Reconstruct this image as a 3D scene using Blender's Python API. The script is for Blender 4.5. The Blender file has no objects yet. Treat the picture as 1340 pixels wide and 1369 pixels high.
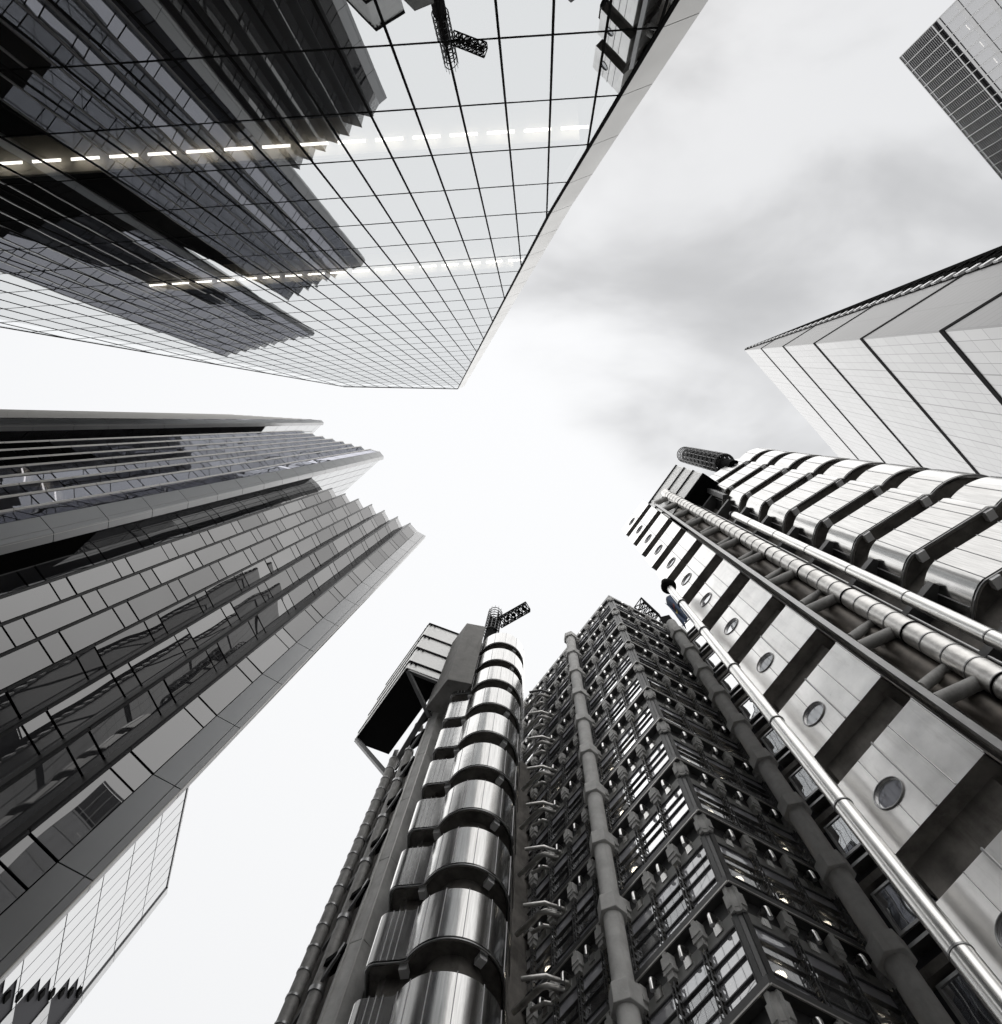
import bpy, bmesh, math, random
from mathutils import Vector, Matrix
random.seed(7)
R = math.radians
S = bpy.context.scene
COL = S.collection

# ------------------------------------------------------------------ camera, sky, sun
cam_d = bpy.data.cameras.new("camera")
cam = bpy.data.objects.new("camera", cam_d)
COL.objects.link(cam)
right = Vector((0.99858466, 0.0, 0.0531853))
down = Vector((0.00717024, 0.99087064, -0.1346253))
fwd = Vector((-0.05269975, 0.13481611, 0.98946822))
m3 = Matrix((right, -down, -fwd)).transposed()
cam.matrix_world = m3.to_4x4()
cam_d.sensor_fit = 'VERTICAL'
cam_d.sensor_height = 36.0
cam_d.lens = 893.0 / 1369.0 * 36.0
cam_d.clip_end = 3000
S.camera = cam

SUN_EL, SUN_AZ = R(54), R(175)
W = bpy.data.worlds.new("World")
S.world = W
W.use_nodes = True
wn, wl = W.node_tree.nodes, W.node_tree.links
wn.clear()
out = wn.new('ShaderNodeOutputWorld')
sky = wn.new('ShaderNodeTexSky')
sky.sky_type = 'NISHITA'
sky.sun_disc = False
sky.sun_elevation = SUN_EL
sky.sun_rotation = SUN_AZ
bg1 = wn.new('ShaderNodeBackground')
bg1.inputs['Strength'].default_value = 0.07
wl.new(sky.outputs[0], bg1.inputs['Color'])


def wmath(op, a, b=None, c=None, clamp=False):
    n = wn.new('ShaderNodeMath')
    n.operation = op
    n.use_clamp = clamp
    for i, v in enumerate((a, b, c)):
        if v is None:
            continue
        if isinstance(v, (int, float)):
            n.inputs[i].default_value = v
        else:
            wl.new(v, n.inputs[i])
    return n.outputs[0]


tc = wn.new('ShaderNodeTexCoord')
sep = wn.new('ShaderNodeSeparateXYZ')
wl.new(tc.outputs['Generated'], sep.inputs[0])
zc = wmath('ADD', wmath('MAXIMUM', sep.outputs[2], 0.0), 0.12)
cu = wmath('DIVIDE', sep.outputs[0], zc)
cv = wmath('DIVIDE', sep.outputs[1], zc)
comb = wn.new('ShaderNodeCombineXYZ')
wl.new(cu, comb.inputs[0])
wl.new(cv, comb.inputs[1])
CLOUD = (7.75, 0.45, 2.4)
noi = wn.new('ShaderNodeTexNoise')
noi.inputs['Scale'].default_value = 2.6
noi.inputs['Detail'].default_value = 5
noi.inputs['Roughness'].default_value = 0.5
noi.inputs['Distortion'].default_value = 0.3
mp = wn.new('ShaderNodeMapping')
mp.inputs['Location'].default_value = CLOUD
mp.inputs['Rotation'].default_value = (0, 0, R(-25))
mp.inputs['Scale'].default_value = (1.0, 1.7, 1.0)
wl.new(comb.outputs[0], mp.inputs[0])
wl.new(mp.outputs[0], noi.inputs['Vector'])
# a bank of thicker cloud lies over the east of the sky, thin bright cloud elsewhere
bank = wmath('SUBTRACT', wmath('MULTIPLY', cu, 0.75), wmath('MULTIPLY', cv, 0.75))
mr = wn.new('ShaderNodeMapRange')
mr.interpolation_type = 'SMOOTHSTEP'
mr.inputs['From Min'].default_value = 0.03
mr.inputs['From Max'].default_value = 0.27
wl.new(wmath('ADD', bank, wmath('MULTIPLY', wmath('SUBTRACT', noi.outputs['Fac'], 0.5), 0.55)), mr.inputs['Value'])
dens = wn.new('ShaderNodeMapRange')
dens.interpolation_type = 'SMOOTHSTEP'
dens.inputs['From Min'].default_value = 0.36
dens.inputs['From Max'].default_value = 0.68
dens.inputs['To Min'].default_value = 0.36
wl.new(noi.outputs['Fac'], dens.inputs['Value'])
dark = wmath('MULTIPLY', mr.outputs[0], dens.outputs[0])
lum = wmath('SUBTRACT', 1.0, wmath('MULTIPLY', dark, 0.42))
grad = wmath('MULTIPLY_ADD', wmath('MAXIMUM', sep.outputs[2], 0.0), 0.2, 0.8)   # overcast sky, darker to the horizon
lum = wmath('MULTIPLY', wmath('MULTIPLY', lum, grad), 0.692)
bg2 = wn.new('ShaderNodeBackground')
bg2.inputs['Color'].default_value = (0.992, 0.995, 1.0, 1)
wl.new(lum, bg2.inputs['Strength'])
mixw = wn.new('ShaderNodeMixShader')
mixw.inputs[0].default_value = 0.93
wl.new(bg1.outputs[0], mixw.inputs[1])
wl.new(bg2.outputs[0], mixw.inputs[2])
wl.new(mixw.outputs[0], out.inputs['Surface'])

sun_d = bpy.data.lights.new("sun", 'SUN')
sun_d.energy = 2.4
sun_d.angle = R(170)
sun_d.color = (1.0, 0.985, 0.965)
sun = bpy.data.objects.new("sun", sun_d)
COL.objects.link(sun)
sun.rotation_euler = Vector((0.0, -0.36, 0.93)).to_track_quat('Z', 'Y').to_euler()
S.view_settings.view_transform = 'Standard'
S.view_settings.look = 'None'
S.view_settings.exposure = 0.6
S.view_settings.gamma = 1.0
S.view_settings.use_curve_mapping = False
S.cycles.max_bounces = 10
S.cycles.glossy_bounces = 6
S.cycles.transparent_max_bounces = 12

# ------------------------------------------------------------------ materials
MATS = {}


def mat(name, col, rough=0.5, metal=0.0, var=0.0, vscale=1.0, stretch=None, bump=0.0, bscale=3.0,
        spec=0.5, emit=None, estr=0.0, aniso=0.0, stain=0.0):
    m = bpy.data.materials.new(name)
    m.use_nodes = True
    n, l = m.node_tree.nodes, m.node_tree.links
    b = n['Principled BSDF']
    c = (col, col, col) if isinstance(col, (int, float)) else col
    b.inputs['Base Color'].default_value = (*c, 1)
    b.inputs['Roughness'].default_value = rough
    b.inputs['Metallic'].default_value = metal
    b.inputs['Specular IOR Level'].default_value = spec
    if aniso:
        b.inputs['Anisotropic'].default_value = aniso
    if emit:
        b.inputs['Emission Color'].default_value = (*emit, 1)
        b.inputs['Emission Strength'].default_value = estr
    t = None
    if var or bump or stain:
        t = n.new('ShaderNodeTexCoord')
    if var or stain:
        mp_ = n.new('ShaderNodeMapping')
        mp_.inputs['Scale'].default_value = stretch or (1, 1, 1)
        l.new(t.outputs['Object'], mp_.inputs[0])
        x = n.new('ShaderNodeTexNoise')
        x.inputs['Scale'].default_value = vscale
        x.inputs['Detail'].default_value = 6
        x.inputs['Roughness'].default_value = 0.6
        l.new(mp_.outputs[0], x.inputs['Vector'])
        rmp = n.new('ShaderNodeValToRGB')
        lo = tuple(max(0, v * (1 - var)) for v in c)
        hi = tuple(min(1, v * (1 + var)) for v in c)
        rmp.color_ramp.elements[0].position = 0.3
        rmp.color_ramp.elements[1].position = 0.7
        rmp.color_ramp.elements[0].color = (*lo, 1)
        rmp.color_ramp.elements[1].color = (*hi, 1)
        l.new(x.outputs['Fac'], rmp.inputs[0])
        src = rmp.outputs[0]
        if stain:
            y = n.new('ShaderNodeTexNoise')
            y.inputs['Scale'].default_value = 0.9
            y.inputs['Detail'].default_value = 8
            y.inputs['Roughness'].default_value = 0.7
            mp2 = n.new('ShaderNodeMapping')
            mp2.inputs['Scale'].default_value = (2.5, 2.5, 0.35)
            l.new(t.outputs['Object'], mp2.inputs[0])
            l.new(mp2.outputs[0], y.inputs['Vector'])
            r2 = n.new('ShaderNodeMapRange')
            r2.inputs['From Min'].default_value = 0.52
            r2.inputs['From Max'].default_value = 0.75
            r2.inputs['To Max'].default_value = stain
            l.new(y.outputs['Fac'], r2.inputs['Value'])
            mx = n.new('ShaderNodeMix')
            mx.data_type = 'RGBA'
            mx.inputs['B'].default_value = (c[0] * .25, c[1] * .22, c[2] * .2, 1)
            l.new(r2.outputs[0], mx.inputs['Factor'])
            l.new(src, mx.inputs['A'])
            src = mx.outputs['Result']
        l.new(src, b.inputs['Base Color'])
        rr = n.new('ShaderNodeMapRange')
        rr.inputs['To Min'].default_value = max(0.02, rough * 0.75)
        rr.inputs['To Max'].default_value = min(1, rough * 1.3)
        l.new(x.outputs['Fac'], rr.inputs['Value'])
        l.new(rr.outputs[0], b.inputs['Roughness'])
    if bump:
        z = n.new('ShaderNodeTexNoise')
        z.inputs['Scale'].default_value = bscale
        z.inputs['Detail'].default_value = 3
        l.new(t.outputs['Object'], z.inputs['Vector'])
        bp = n.new('ShaderNodeBump')
        bp.inputs['Strength'].default_value = 1.0
        bp.inputs['Distance'].default_value = bump
        l.new(z.outputs['Fac'], bp.inputs['Height'])
        l.new(bp.outputs[0], b.inputs['Normal'])
    MATS[name] = m
    return m


def glass(name, refl, tint, trans, tcol=0.5, base=0.02, wob=0.0, wscale=0.4, fres=0.0):
    """window glass: part mirror, part see-through, part tinted body"""
    m = bpy.data.materials.new(name)
    m.use_nodes = True
    n, l = m.node_tree.nodes, m.node_tree.links
    n.clear()
    o = n.new('ShaderNodeOutputMaterial')
    g = n.new('ShaderNodeBsdfGlossy')
    g.inputs['Color'].default_value = (*tint, 1)
    g.inputs['Roughness'].default_value = 0.0
    d = n.new('ShaderNodeBsdfDiffuse')
    d.inputs['Color'].default_value = (base, base, base * 1.08, 1)
    t = n.new('ShaderNodeBsdfTransparent')
    t.inputs['Color'].default_value = (tcol, tcol, tcol, 1)
    a = n.new('ShaderNodeMixShader')
    a.inputs[0].default_value = trans
    l.new(d.outputs[0], a.inputs[1])
    l.new(t.outputs[0], a.inputs[2])
    b = n.new('ShaderNodeMixShader')
    b.inputs[0].default_value = refl
    if fres:
        lw = n.new('ShaderNodeLayerWeight')
        lw.inputs['Blend'].default_value = 0.5
        mm = n.new('ShaderNodeMapRange')
        mm.inputs['From Min'].default_value = 0.3
        mm.inputs['From Max'].default_value = 1.0
        mm.inputs['To Min'].default_value = refl
        mm.inputs['To Max'].default_value = fres
        l.new(lw.outputs['Facing'], mm.inputs['Value'])
        oi = n.new('ShaderNodeObjectInfo')     # no two panes are quite alike
        rv = n.new('ShaderNodeMapRange')
        rv.inputs['To Min'].default_value = 0.8
        rv.inputs['To Max'].default_value = 1.18
        l.new(oi.outputs['Random'], rv.inputs['Value'])
        mu = n.new('ShaderNodeMath')
        mu.operation = 'MULTIPLY'
        l.new(mm.outputs[0], mu.inputs[0])
        l.new(rv.outputs[0], mu.inputs[1])
        l.new(mu.outputs[0], b.inputs[0])
    l.new(a.outputs[0], b.inputs[1])
    l.new(g.outputs[0], b.inputs[2])
    l.new(b.outputs[0], o.inputs['Surface'])
    if wob:
        tx = n.new('ShaderNodeTexCoord')
        z = n.new('ShaderNodeTexNoise')
        z.inputs['Scale'].default_value = wscale
        z.inputs['Detail'].default_value = 1
        l.new(tx.outputs['Object'], z.inputs['Vector'])
        bp = n.new('ShaderNodeBump')
        bp.inputs['Distance'].default_value = wob
        l.new(z.outputs['Fac'], bp.inputs['Height'])
        l.new(bp.outputs[0], g.inputs['Normal'])
    MATS[name] = m
    return m


steel = mat('brushed_steel', (.41, .407, .4), 0.17, 1.0, var=.2, vscale=2.2, stretch=(7, 7, .25), bump=.010, bscale=.8, aniso=.4)
steel_flat = mat('pod_steel', (.80, .79, .775), 0.3, 1.0, stain=.3, var=.14, vscale=.8, bump=.012, bscale=.55)
pipe_m = mat('pipe_cladding', (.56, .55, .53), 0.4, 1.0, var=.22, vscale=2.0, stain=.35, bump=.01, bscale=5)
pole_m = mat('pole_metal', (.62, .615, .6), 0.28, 1.0, var=.12, vscale=3.0, stretch=(4, 4, .3))
dull_m = mat('dull_cladding', (.27, .265, .255), .6, .3, var=.3, vscale=2, stain=.5)
brown = mat('weathered_duct', (.13, .115, .1), .5, .6, var=.4, vscale=1.5, stain=.6)
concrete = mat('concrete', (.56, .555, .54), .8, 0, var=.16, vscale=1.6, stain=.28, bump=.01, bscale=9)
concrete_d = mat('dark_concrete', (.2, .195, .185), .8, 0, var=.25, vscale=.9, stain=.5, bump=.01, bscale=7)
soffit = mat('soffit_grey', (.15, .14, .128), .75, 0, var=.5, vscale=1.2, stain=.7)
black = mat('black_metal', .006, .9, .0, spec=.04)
dark_m = mat('dark_metal', (.105, .105, .106), .45, .4, var=.25, vscale=2)
rail_m = mat('grey_metal', (.3, .3, .3), .38, .8, var=.15, vscale=3)
trim_m = mat('pale_trim', (.5, .49, .47), .4, .6)
clad = mat('grey_cladding', (.29, .292, .295), .35, .6, var=.06, vscale=.25, bump=.004, bscale=.7)
headm = mat('head_panel_grey', (.4, .4, .39), .55, .2, var=.15, vscale=1.5)
clad_d = mat('dark_cladding', (.12, .12, .123), .35, .6, var=.1, vscale=.4)
clad_dd = mat('black_cladding', (.055, .055, .057), .4, .3)
clad_l = mat('pale_cladding', (.37, .368, .36), .42, .85, var=.05, vscale=.3)
louvre_m = mat('ribbed_panel', (.56, .56, .55), .4, .5, var=.1, vscale=1.0)
louvre_d = mat('louvre_blade', (.42, .42, .425), .5, .4, var=.15, vscale=1.0)
lampm = mat('lamp_glow', (1, .93, .8), .5, emit=(1, .9, .72), estr=12)
striplm = mat('strip_light_glow', (1, .97, .9), .5, emit=(1, .95, .86), estr=6)
room_c = mat('ceiling_paint', (.62, .58, .5), .8)
room_d = mat('dim_interior', (.035, .035, .04), .9)
room_o = mat('office_interior', (.11, .108, .1), .9, var=.3, vscale=.4)
white_p = mat('white_paint', .72, .5)
asphalt = mat('asphalt', .05, .9, var=.3, vscale=4)
pave_m = mat('paving', .34, .85, var=.2, vscale=3)
flag_m = mat('blue_cloth', (.025, .05, .11), .8, var=.3, vscale=4)
flag_r = mat('red_cloth', (.3, .06, .05), .8)
flag_y = mat('yellow_cloth', (.45, .36, .12), .8)
mirror = glass('mirror_glass', .385, (.9, .925, .945), .7, .5, .012, wob=.0022, wscale=.35)
w_glass = glass('tinted_glass', .115, (.95, .945, .94), .0, .3, .05, wob=.014, wscale=.30, fres=.23)
w2_glass = glass('blue_tinted_glass', .24, (.88, .89, .98), .0, .3, .1, wob=.014, wscale=.30, fres=.38)
l_glass = glass('office_glass', .42, (.95, .96, .97), .55, .85, .2, wob=.02, wscale=.5, fres=.6)
l_span = glass('frosted_spandrel_glass', .42, (.95, .96, .97), .0, .5, .72, wob=.01, wscale=.5, fres=.55)
l_bright = glass('sky_bright_office_glass', .5, (.97, .97, .975), .0, .5, .62, wob=.01, wscale=.5, fres=.65)  # corner bay: bright sky reflection put into the pale body colour
b5_glass = glass('pale_curtain_glass', .36, (.95, .96, .965), .0, .4, .12, wob=.003, wscale=.3)
para_g = glass('parapet_glass', .25, (.95, .95, .95), .75, .92, .3)
port_g = glass('porthole_glass', .45, (.9, .91, .92), .0, .5, .3)

def gridmat(name, base, metal, rough, line, sx, sy, lw, bigx=0, biglw=0):
    """curtain wall joints laid out in the wall's own metres (UV)"""
    m = bpy.data.materials.new(name)
    m.use_nodes = True
    n, l = m.node_tree.nodes, m.node_tree.links
    b = n['Principled BSDF']
    b.inputs['Roughness'].default_value = rough
    b.inputs['Metallic'].default_value = metal
    uv = n.new('ShaderNodeUVMap')
    sp = n.new('ShaderNodeSeparateXYZ')
    l.new(uv.outputs[0], sp.inputs[0])

    def M(op, a, bb=None):
        q = n.new('ShaderNodeMath')
        q.operation = op
        for i, v in enumerate((a, bb)):
            if v is None:
                continue
            if isinstance(v, (int, float)):
                q.inputs[i].default_value = v
            else:
                l.new(v, q.inputs[i])
        return q.outputs[0]

    def lines(c, s, w):
        f = M('FRACT', M('DIVIDE', c, s))
        return M('LESS_THAN', f, w / s)
    msk = M('MAXIMUM', lines(sp.outputs[0], sx, lw), lines(sp.outputs[1], sy, lw))
    if bigx:
        msk = M('MAXIMUM', msk, lines(sp.outputs[0], bigx, biglw))
    # each pane a slightly different tone
    cell = n.new('ShaderNodeCombineXYZ')
    l.new(M('FLOOR', M('DIVIDE', sp.outputs[0], sx)), cell.inputs[0])
    l.new(M('FLOOR', M('DIVIDE', sp.outputs[1], sy)), cell.inputs[1])
    wnz = n.new('ShaderNodeTexWhiteNoise')
    wnz.noise_dimensions = '2D'
    l.new(cell.outputs[0], wnz.inputs['Vector'])
    hv = n.new('ShaderNodeMapRange')
    hv.inputs['To Min'].default_value = base * .92
    hv.inputs['To Max'].default_value = base * 1.05
    l.new(wnz.outputs['Value'], hv.inputs['Value'])
    mx = n.new('ShaderNodeMix')
    mx.data_type = 'RGBA'
    l.new(msk, mx.inputs['Factor'])
    l.new(hv.outputs[0], mx.inputs['A'])
    mx.inputs['B'].default_value = (line, line, line, 1)
    l.new(mx.outputs['Result'], b.inputs['Base Color'])
    MATS[name] = m
    return m


cg_light = gridmat('pale_panel_grid', .225, .35, .3, .05, 1.5, 3.6, .085, 6.0, .2)
cg_shaded = gridmat('shaded_panel_grid', .07, .25, .4, .025, 6.0, 1.8, .16)  # gable side: shade of the unlit face put into a darker base


# ------------------------------------------------------------------ helpers
def pol(r, th, z=None):
    p = (r * math.cos(R(th)), r * math.sin(R(th)))
    return p if z is None else (p[0], p[1], z)


def dirv(a):
    return Vector((math.cos(R(a)), math.sin(R(a)), 0))


class MB:
    def __init__(s):
        s.v, s.f, s.uv = [], [], None

    def poly(s, pts):
        i = len(s.v)
        s.v += [tuple(p) for p in pts]
        s.f.append(tuple(range(i, i + len(pts))))
        return s

    def hexa(s, p):
        """8 points: 4 bottom, 4 top"""
        i = len(s.v)
        s.v += [tuple(q) for q in p]
        for a in ((3, 2, 1, 0), (4, 5, 6, 7), (0, 1, 5, 4), (1, 2, 6, 5), (2, 3, 7, 6), (3, 0, 4, 7)):
            s.f.append(tuple(i + k for k in a))
        return s

    def box(s, x0, x1, y0, y1, z0, z1):
        return s.hexa([(x0, y0, z0), (x1, y0, z0), (x1, y1, z0), (x0, y1, z0), (x0, y0, z1), (x1, y0, z1), (x1, y1, z1), (x0, y1, z1)])

    def prism(s, pts, z0, z1, cap=True):
        n = len(pts)
        i = len(s.v)
        s.v += [(p[0], p[1], z0) for p in pts] + [(p[0], p[1], z1) for p in pts]
        for k in range(n):
            j = (k + 1) % n
            s.f.append((i + k, i + j, i + n + j, i + n + k))
        if cap:
            s.f.append(tuple(i + k for k in reversed(range(n))))
            s.f.append(tuple(i + n + k for k in range(n)))
        return s

    def slab(s, a, b, z0, z1, t, side=0):
        """upright slab along plan segment a-b; side -1/0/1 puts thickness to one side"""
        a, b = Vector(a[:2]), Vector(b[:2])
        d = (b - a).normalized()
        nrm = Vector((-d.y, d.x)) * t
        o = nrm * (side - 1) / 2
        q = [a + o, b + o, b + o + nrm, a + o + nrm]
        return s.prism([tuple(x) for x in q], z0, z1)

    def beam(s, a, b, w, h=None):
        h = h or w
        a, b = Vector(a), Vector(b)
        d = (b - a).normalized()
        up = Vector((0, 0, 1)) if abs(d.z) < .95 else Vector((1, 0, 0))
        x = d.cross(up).normalized() * (w / 2)
        y = x.cross(d).normalized() * (h / 2)
        return s.hexa([a - x - y, a + x - y, a + x + y, a - x + y, b - x - y, b + x - y, b + x + y, b - x + y])

    def tube(s, path, r, n=16, cap=True):
        P = [Vector(p) for p in path]
        base = len(s.v)
        prev = None
        for k, p in enumerate(P):
            d = (P[min(k + 1, len(P) - 1)] - P[max(k - 1, 0)]).normalized()
            if prev is None:
                up = Vector((0, 0, 1)) if abs(d.z) < .9 else Vector((1, 0, 0))
                x = d.cross(up).normalized()
            else:
                x = (prev - d * prev.dot(d)).normalized()
            prev = x
            y = d.cross(x)
            rr = r[k] if isinstance(r, (list, tuple)) else r
            for i in range(n):
                a = 2 * math.pi * i / n
                s.v.append(tuple(p + x * (rr * math.cos(a)) + y * (rr * math.sin(a))))
        for k in range(len(P) - 1):
            for i in range(n):
                j = (i + 1) % n
                s.f.append((base + k * n + i, base + k * n + j, base + (k + 1) * n + j, base + (k + 1) * n + i))
        if cap:
            s.f.append(tuple(base + i for i in reversed(range(n))))
            s.f.append(tuple(base + (len(P) - 1) * n + i for i in range(n)))
        return s

    def build(s, name, m, parent=None, smooth=False, at=None, label=None, bevel=0, recalc=True):
        me = bpy.data.meshes.new(name)
        me.from_pydata(s.v, [], s.f)
        if s.uv:
            u = me.uv_layers.new(name='UVMap')
            for i, q in enumerate(s.uv):
                u.data[i].uv = q
        if recalc:
            bm = bmesh.new()
            bm.from_mesh(me)
            bmesh.ops.recalc_face_normals(bm, faces=bm.faces)
            bm.to_mesh(me)
            bm.free()
        me.materials.append(m)
        o = bpy.data.objects.new(name, me)
        COL.objects.link(o)
        if parent is not None:
            o.parent = parent
            if at is None:
                o.location = -world_loc(parent)
        if at is not None:
            o.location = Vector(at) - (world_loc(parent) if parent is not None else Vector((0, 0, 0)))
        if smooth:
            me.polygons.foreach_set('use_smooth', [True] * len(me.polygons))
            me.set_sharp_from_angle(angle=R(38))
        if bevel:
            md = o.modifiers.new('bevel', 'BEVEL')
            md.width = bevel
            md.segments = 2
            md.limit_method = 'ANGLE'
        if label:
            o['label'] = label
        return o


def world_loc(o):
    v = Vector((0, 0, 0))
    while o is not None:
        v += o.location
        o = o.parent
    return v


def thing(name, label, cat, loc, group=None):
    o = bpy.data.objects.new(name, None)
    o.empty_display_size = .5
    COL.objects.link(o)
    o.location = loc
    tag(o, label, cat, group)
    return o


def tag(o, label, cat, group=None, kind=None):
    o['label'] = label
    o['category'] = cat
    if group:
        o['group'] = group
    if kind:
        o['kind'] = kind


def place(src, parent, loc, rz, sub=()):
    """another copy of a part (and of its sub-parts), sharing mesh data"""
    c = src.copy()
    COL.objects.link(c)
    c.parent = parent
    c.location = Vector(loc) - world_loc(parent)
    c.rotation_euler = (0, 0, rz)
    for x in sub:
        d = x.copy()
        COL.objects.link(d)
        d.parent = c
    return c


def inst(mb, name, m, parent, spots, cap=100, subs=(), smooth=False):
    """repeat one part: the nearest `cap` spots as parts of their own, the rest as one part.
    spots: (x, y, z, rz); subs: (name, MB, material) sub-parts"""
    spots = sorted(spots, key=lambda q: q[2] * q[2] + q[0] ** 2 + q[1] ** 2)
    near, far = spots[:cap], spots[cap:]
    first = None
    outl = []
    for (x, y, z, rz) in near:
        if first is None:
            first = mb.build(name, m, parent, smooth=smooth, at=(x, y, z))
            first.rotation_euler = (0, 0, rz)
            kids = []
            for (sn, sm, smt) in subs:
                k = sm.build(sn, smt, None, smooth=smooth)
                k.parent = first
                kids.append(k)
            outl.append(first)
        else:
            outl.append(place(first, parent, (x, y, z), rz, kids))
    if far:
        for (sn, sm, smt) in [(name, mb, m)] + list(subs):
            big = MB()
            for (x, y, z, rz) in far:
                c_, s_ = math.cos(rz), math.sin(rz)
                i = len(big.v)
                big.v += [(x + a * c_ - b * s_, y + a * s_ + b * c_, z + c) for a, b, c in sm.v]
                big.f += [tuple(i + k for k in f) for f in sm.f]
            o = big.build(sn, smt, parent, smooth=smooth)
            o['kind'] = 'stuff'
    return outl


def structure(o):
    o['kind'] = 'structure'
    return o


GZ = -1.7
# ------------------------------------------------------------------ ground
structure(MB().poly([(-900, -900, GZ), (900, -900, GZ), (900, 900, GZ), (-900, 900, GZ)]).build('ground', pave_m))
structure(MB().prism([(-90, -9), (60, -9), (60, 4), (-90, 4)], GZ + .004, GZ + .008).build('road', asphalt))

# ------------------------------------------------------------------ leaning mirror-glass tower (top left)
AZ, TL, DD = R(-94.6), R(2.3), 11.62
nS = Vector((math.cos(AZ) * math.cos(TL), math.sin(AZ) * math.cos(TL), math.sin(TL)))
hS = Vector((-math.sin(AZ), math.cos(AZ), 0))
vS = nS.cross(hS)
if vS.z < 0:
    vS = -vS


def sp_(a, b, d=0.0):
    return nS * (DD + d) + hS * a + vS * b


SLOPE = .084
ED = [(8.95, -2.2), (4.54, 19.33), (1.38, 34.72), (-13.65, 119.96)]
FAC = ED + [(-28.9, 101.6), (-34.9, 64.2), (-37.75, 46.7), (-45.6, -2.2)]


def clip_poly(poly, a, b, c):
    """keep a*x + b*y <= c"""
    o = []
    for i in range(len(poly)):
        p, q = poly[i], poly[(i + 1) % len(poly)]
        fp, fq = a * p[0] + b * p[1] - c, a * q[0] + b * q[1] - c
        if fp <= 0:
            o.append(p)
        if fp * fq < 0:
            t = fp / (fp - fq)
            o.append((p[0] + (q[0] - p[0]) * t, p[1] + (q[1] - p[1]) * t))
    return o


tw = thing('glass_tower', 'leaning tower of large mirror glass panes reflecting its neighbours, with a pale metal edge strip', 'skyscraper', (-18, -16, GZ))
# body behind the glass
body = MB()
back = 26.0
FB = [(x + (3 if x < -10 else -1), y) for x, y in FAC]
for i in range(len(FAC)):
    j = (i + 1) % len(FAC)
    body.poly([sp_(*FAC[i], .55), sp_(*FAC[j], .55), sp_(*FB[j], back), sp_(*FB[i], back)])
body.poly([sp_(*p, back) for p in FB])
body.build('rear_wall', clad_d, tw)
MB().poly([sp_(a, b, 3.2) for a, b in FAC]).build('core_wall', room_d, tw)
# panes, each a touch out of true
CW, RH = 1.52, 3.57
panes = []
g = .035
for j in range(-6, 34):
    for i in range(-31, 7):
        x0, x1 = -.28 + CW * i, -.28 + CW * (i + 1)
        c0, c1 = 20.1 + RH * j, 20.1 + RH * (j + 1)
        P = clip_poly(FAC, -1, 0, -(x0 + g))
        if len(P) > 2: P = clip_poly(P, 1, 0, x1 - g)
        if len(P) > 2: P = clip_poly(P, SLOPE, -1, -(c0 + g))
        if len(P) > 2: P = clip_poly(P, -SLOPE, 1, c1 - g)
        if len(P) < 3:
            continue
        P2 = []
        for p in P:
            if not P2 or (abs(p[0] - P2[-1][0]) + abs(p[1] - P2[-1][1])) > .02:
                P2.append(p)
        if len(P2) < 3:
            continue
        ar = abs(sum(P2[k][0] * P2[(k + 1) % len(P2)][1] - P2[(k + 1) % len(P2)][0] * P2[k][1] for k in range(len(P2)))) / 2
        if ar < .02:
            continue
        cx = sum(p[0] for p in P2) / len(P2)
        cy = sum(p[1] for p in P2) / len(P2)
        panes.append((cx, cy, P2))


def pane_mesh(mb, cx, cy, P):
    tx, ty = random.gauss(0, .0011), random.gauss(0, .0008)
    mb.poly([sp_(x, y, (x - cx) * tx + (y - cy) * ty) for x, y in P])


seen = [p for p in panes if 17 < p[1] and -21 < p[0] < 6]
seen.sort(key=lambda p: (p[1] - 15) ** 2 * .8 + p[0] ** 2 * 1.4)
first100 = seen[:100]
ids = set(id(p) for p in first100)
for p in first100:
    mb = MB()
    pane_mesh(mb, *p)
    mb.build('glass_pane', mirror, tw, recalc=False)
mb = MB()
for p in panes:
    if id(p) not in ids:
        pane_mesh(mb, *p)
o = mb.build('glass_pane', mirror, tw, recalc=False)
o['kind'] = 'stuff'
# joints between panes: thin dark bars standing just proud of the glass
gr = MB()


def sbar(a0, b0, a1, b1, w, d0, d1):
    dx, dy = a1 - a0, b1 - b0
    L_ = math.hypot(dx, dy)
    if L_ < .05:
        return
    nx, ny = -dy / L_ * w / 2, dx / L_ * w / 2
    q = [(a0 - nx, b0 - ny), (a1 - nx, b1 - ny), (a1 + nx, b1 + ny), (a0 + nx, b0 + ny)]
    gr.hexa([sp_(x, y, d0) for x, y in q] + [sp_(x, y, d1) for x, y in q])


def seg_in(poly, a, b, c):
    """intersection points of line a x + b y = c with polygon outline"""
    o = []
    for i in range(len(poly)):
        p, q = poly[i], poly[(i + 1) % len(poly)]
        fp, fq = a * p[0] + b * p[1] - c, a * q[0] + b * q[1] - c
        if fp * fq < 0:
            t = fp / (fp - fq)
            o.append((p[0] + (q[0] - p[0]) * t, p[1] + (q[1] - p[1]) * t))
    return o


for j in range(-6, 35):
    s_ = seg_in(FAC, -SLOPE, 1, 20.1 + RH * j)
    if len(s_) == 2:
        sbar(*s_[0], *s_[1], .062, -.01, .03)
for i in range(-31, 8):
    s_ = seg_in(FAC, 1, 0, -.28 + CW * i)
    if len(s_) == 2:
        sbar(*s_[0], *s_[1], .075, -.02, .03)
for i in range(len(FAC) - 1):
    if i != 3:
        sbar(*FAC[i], *FAC[i + 1], .13, -.03, .1)
sbar(*FAC[3], *FAC[4], .3, -.05, .2)
gr.build('mullion_grid', black, tw)
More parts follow.
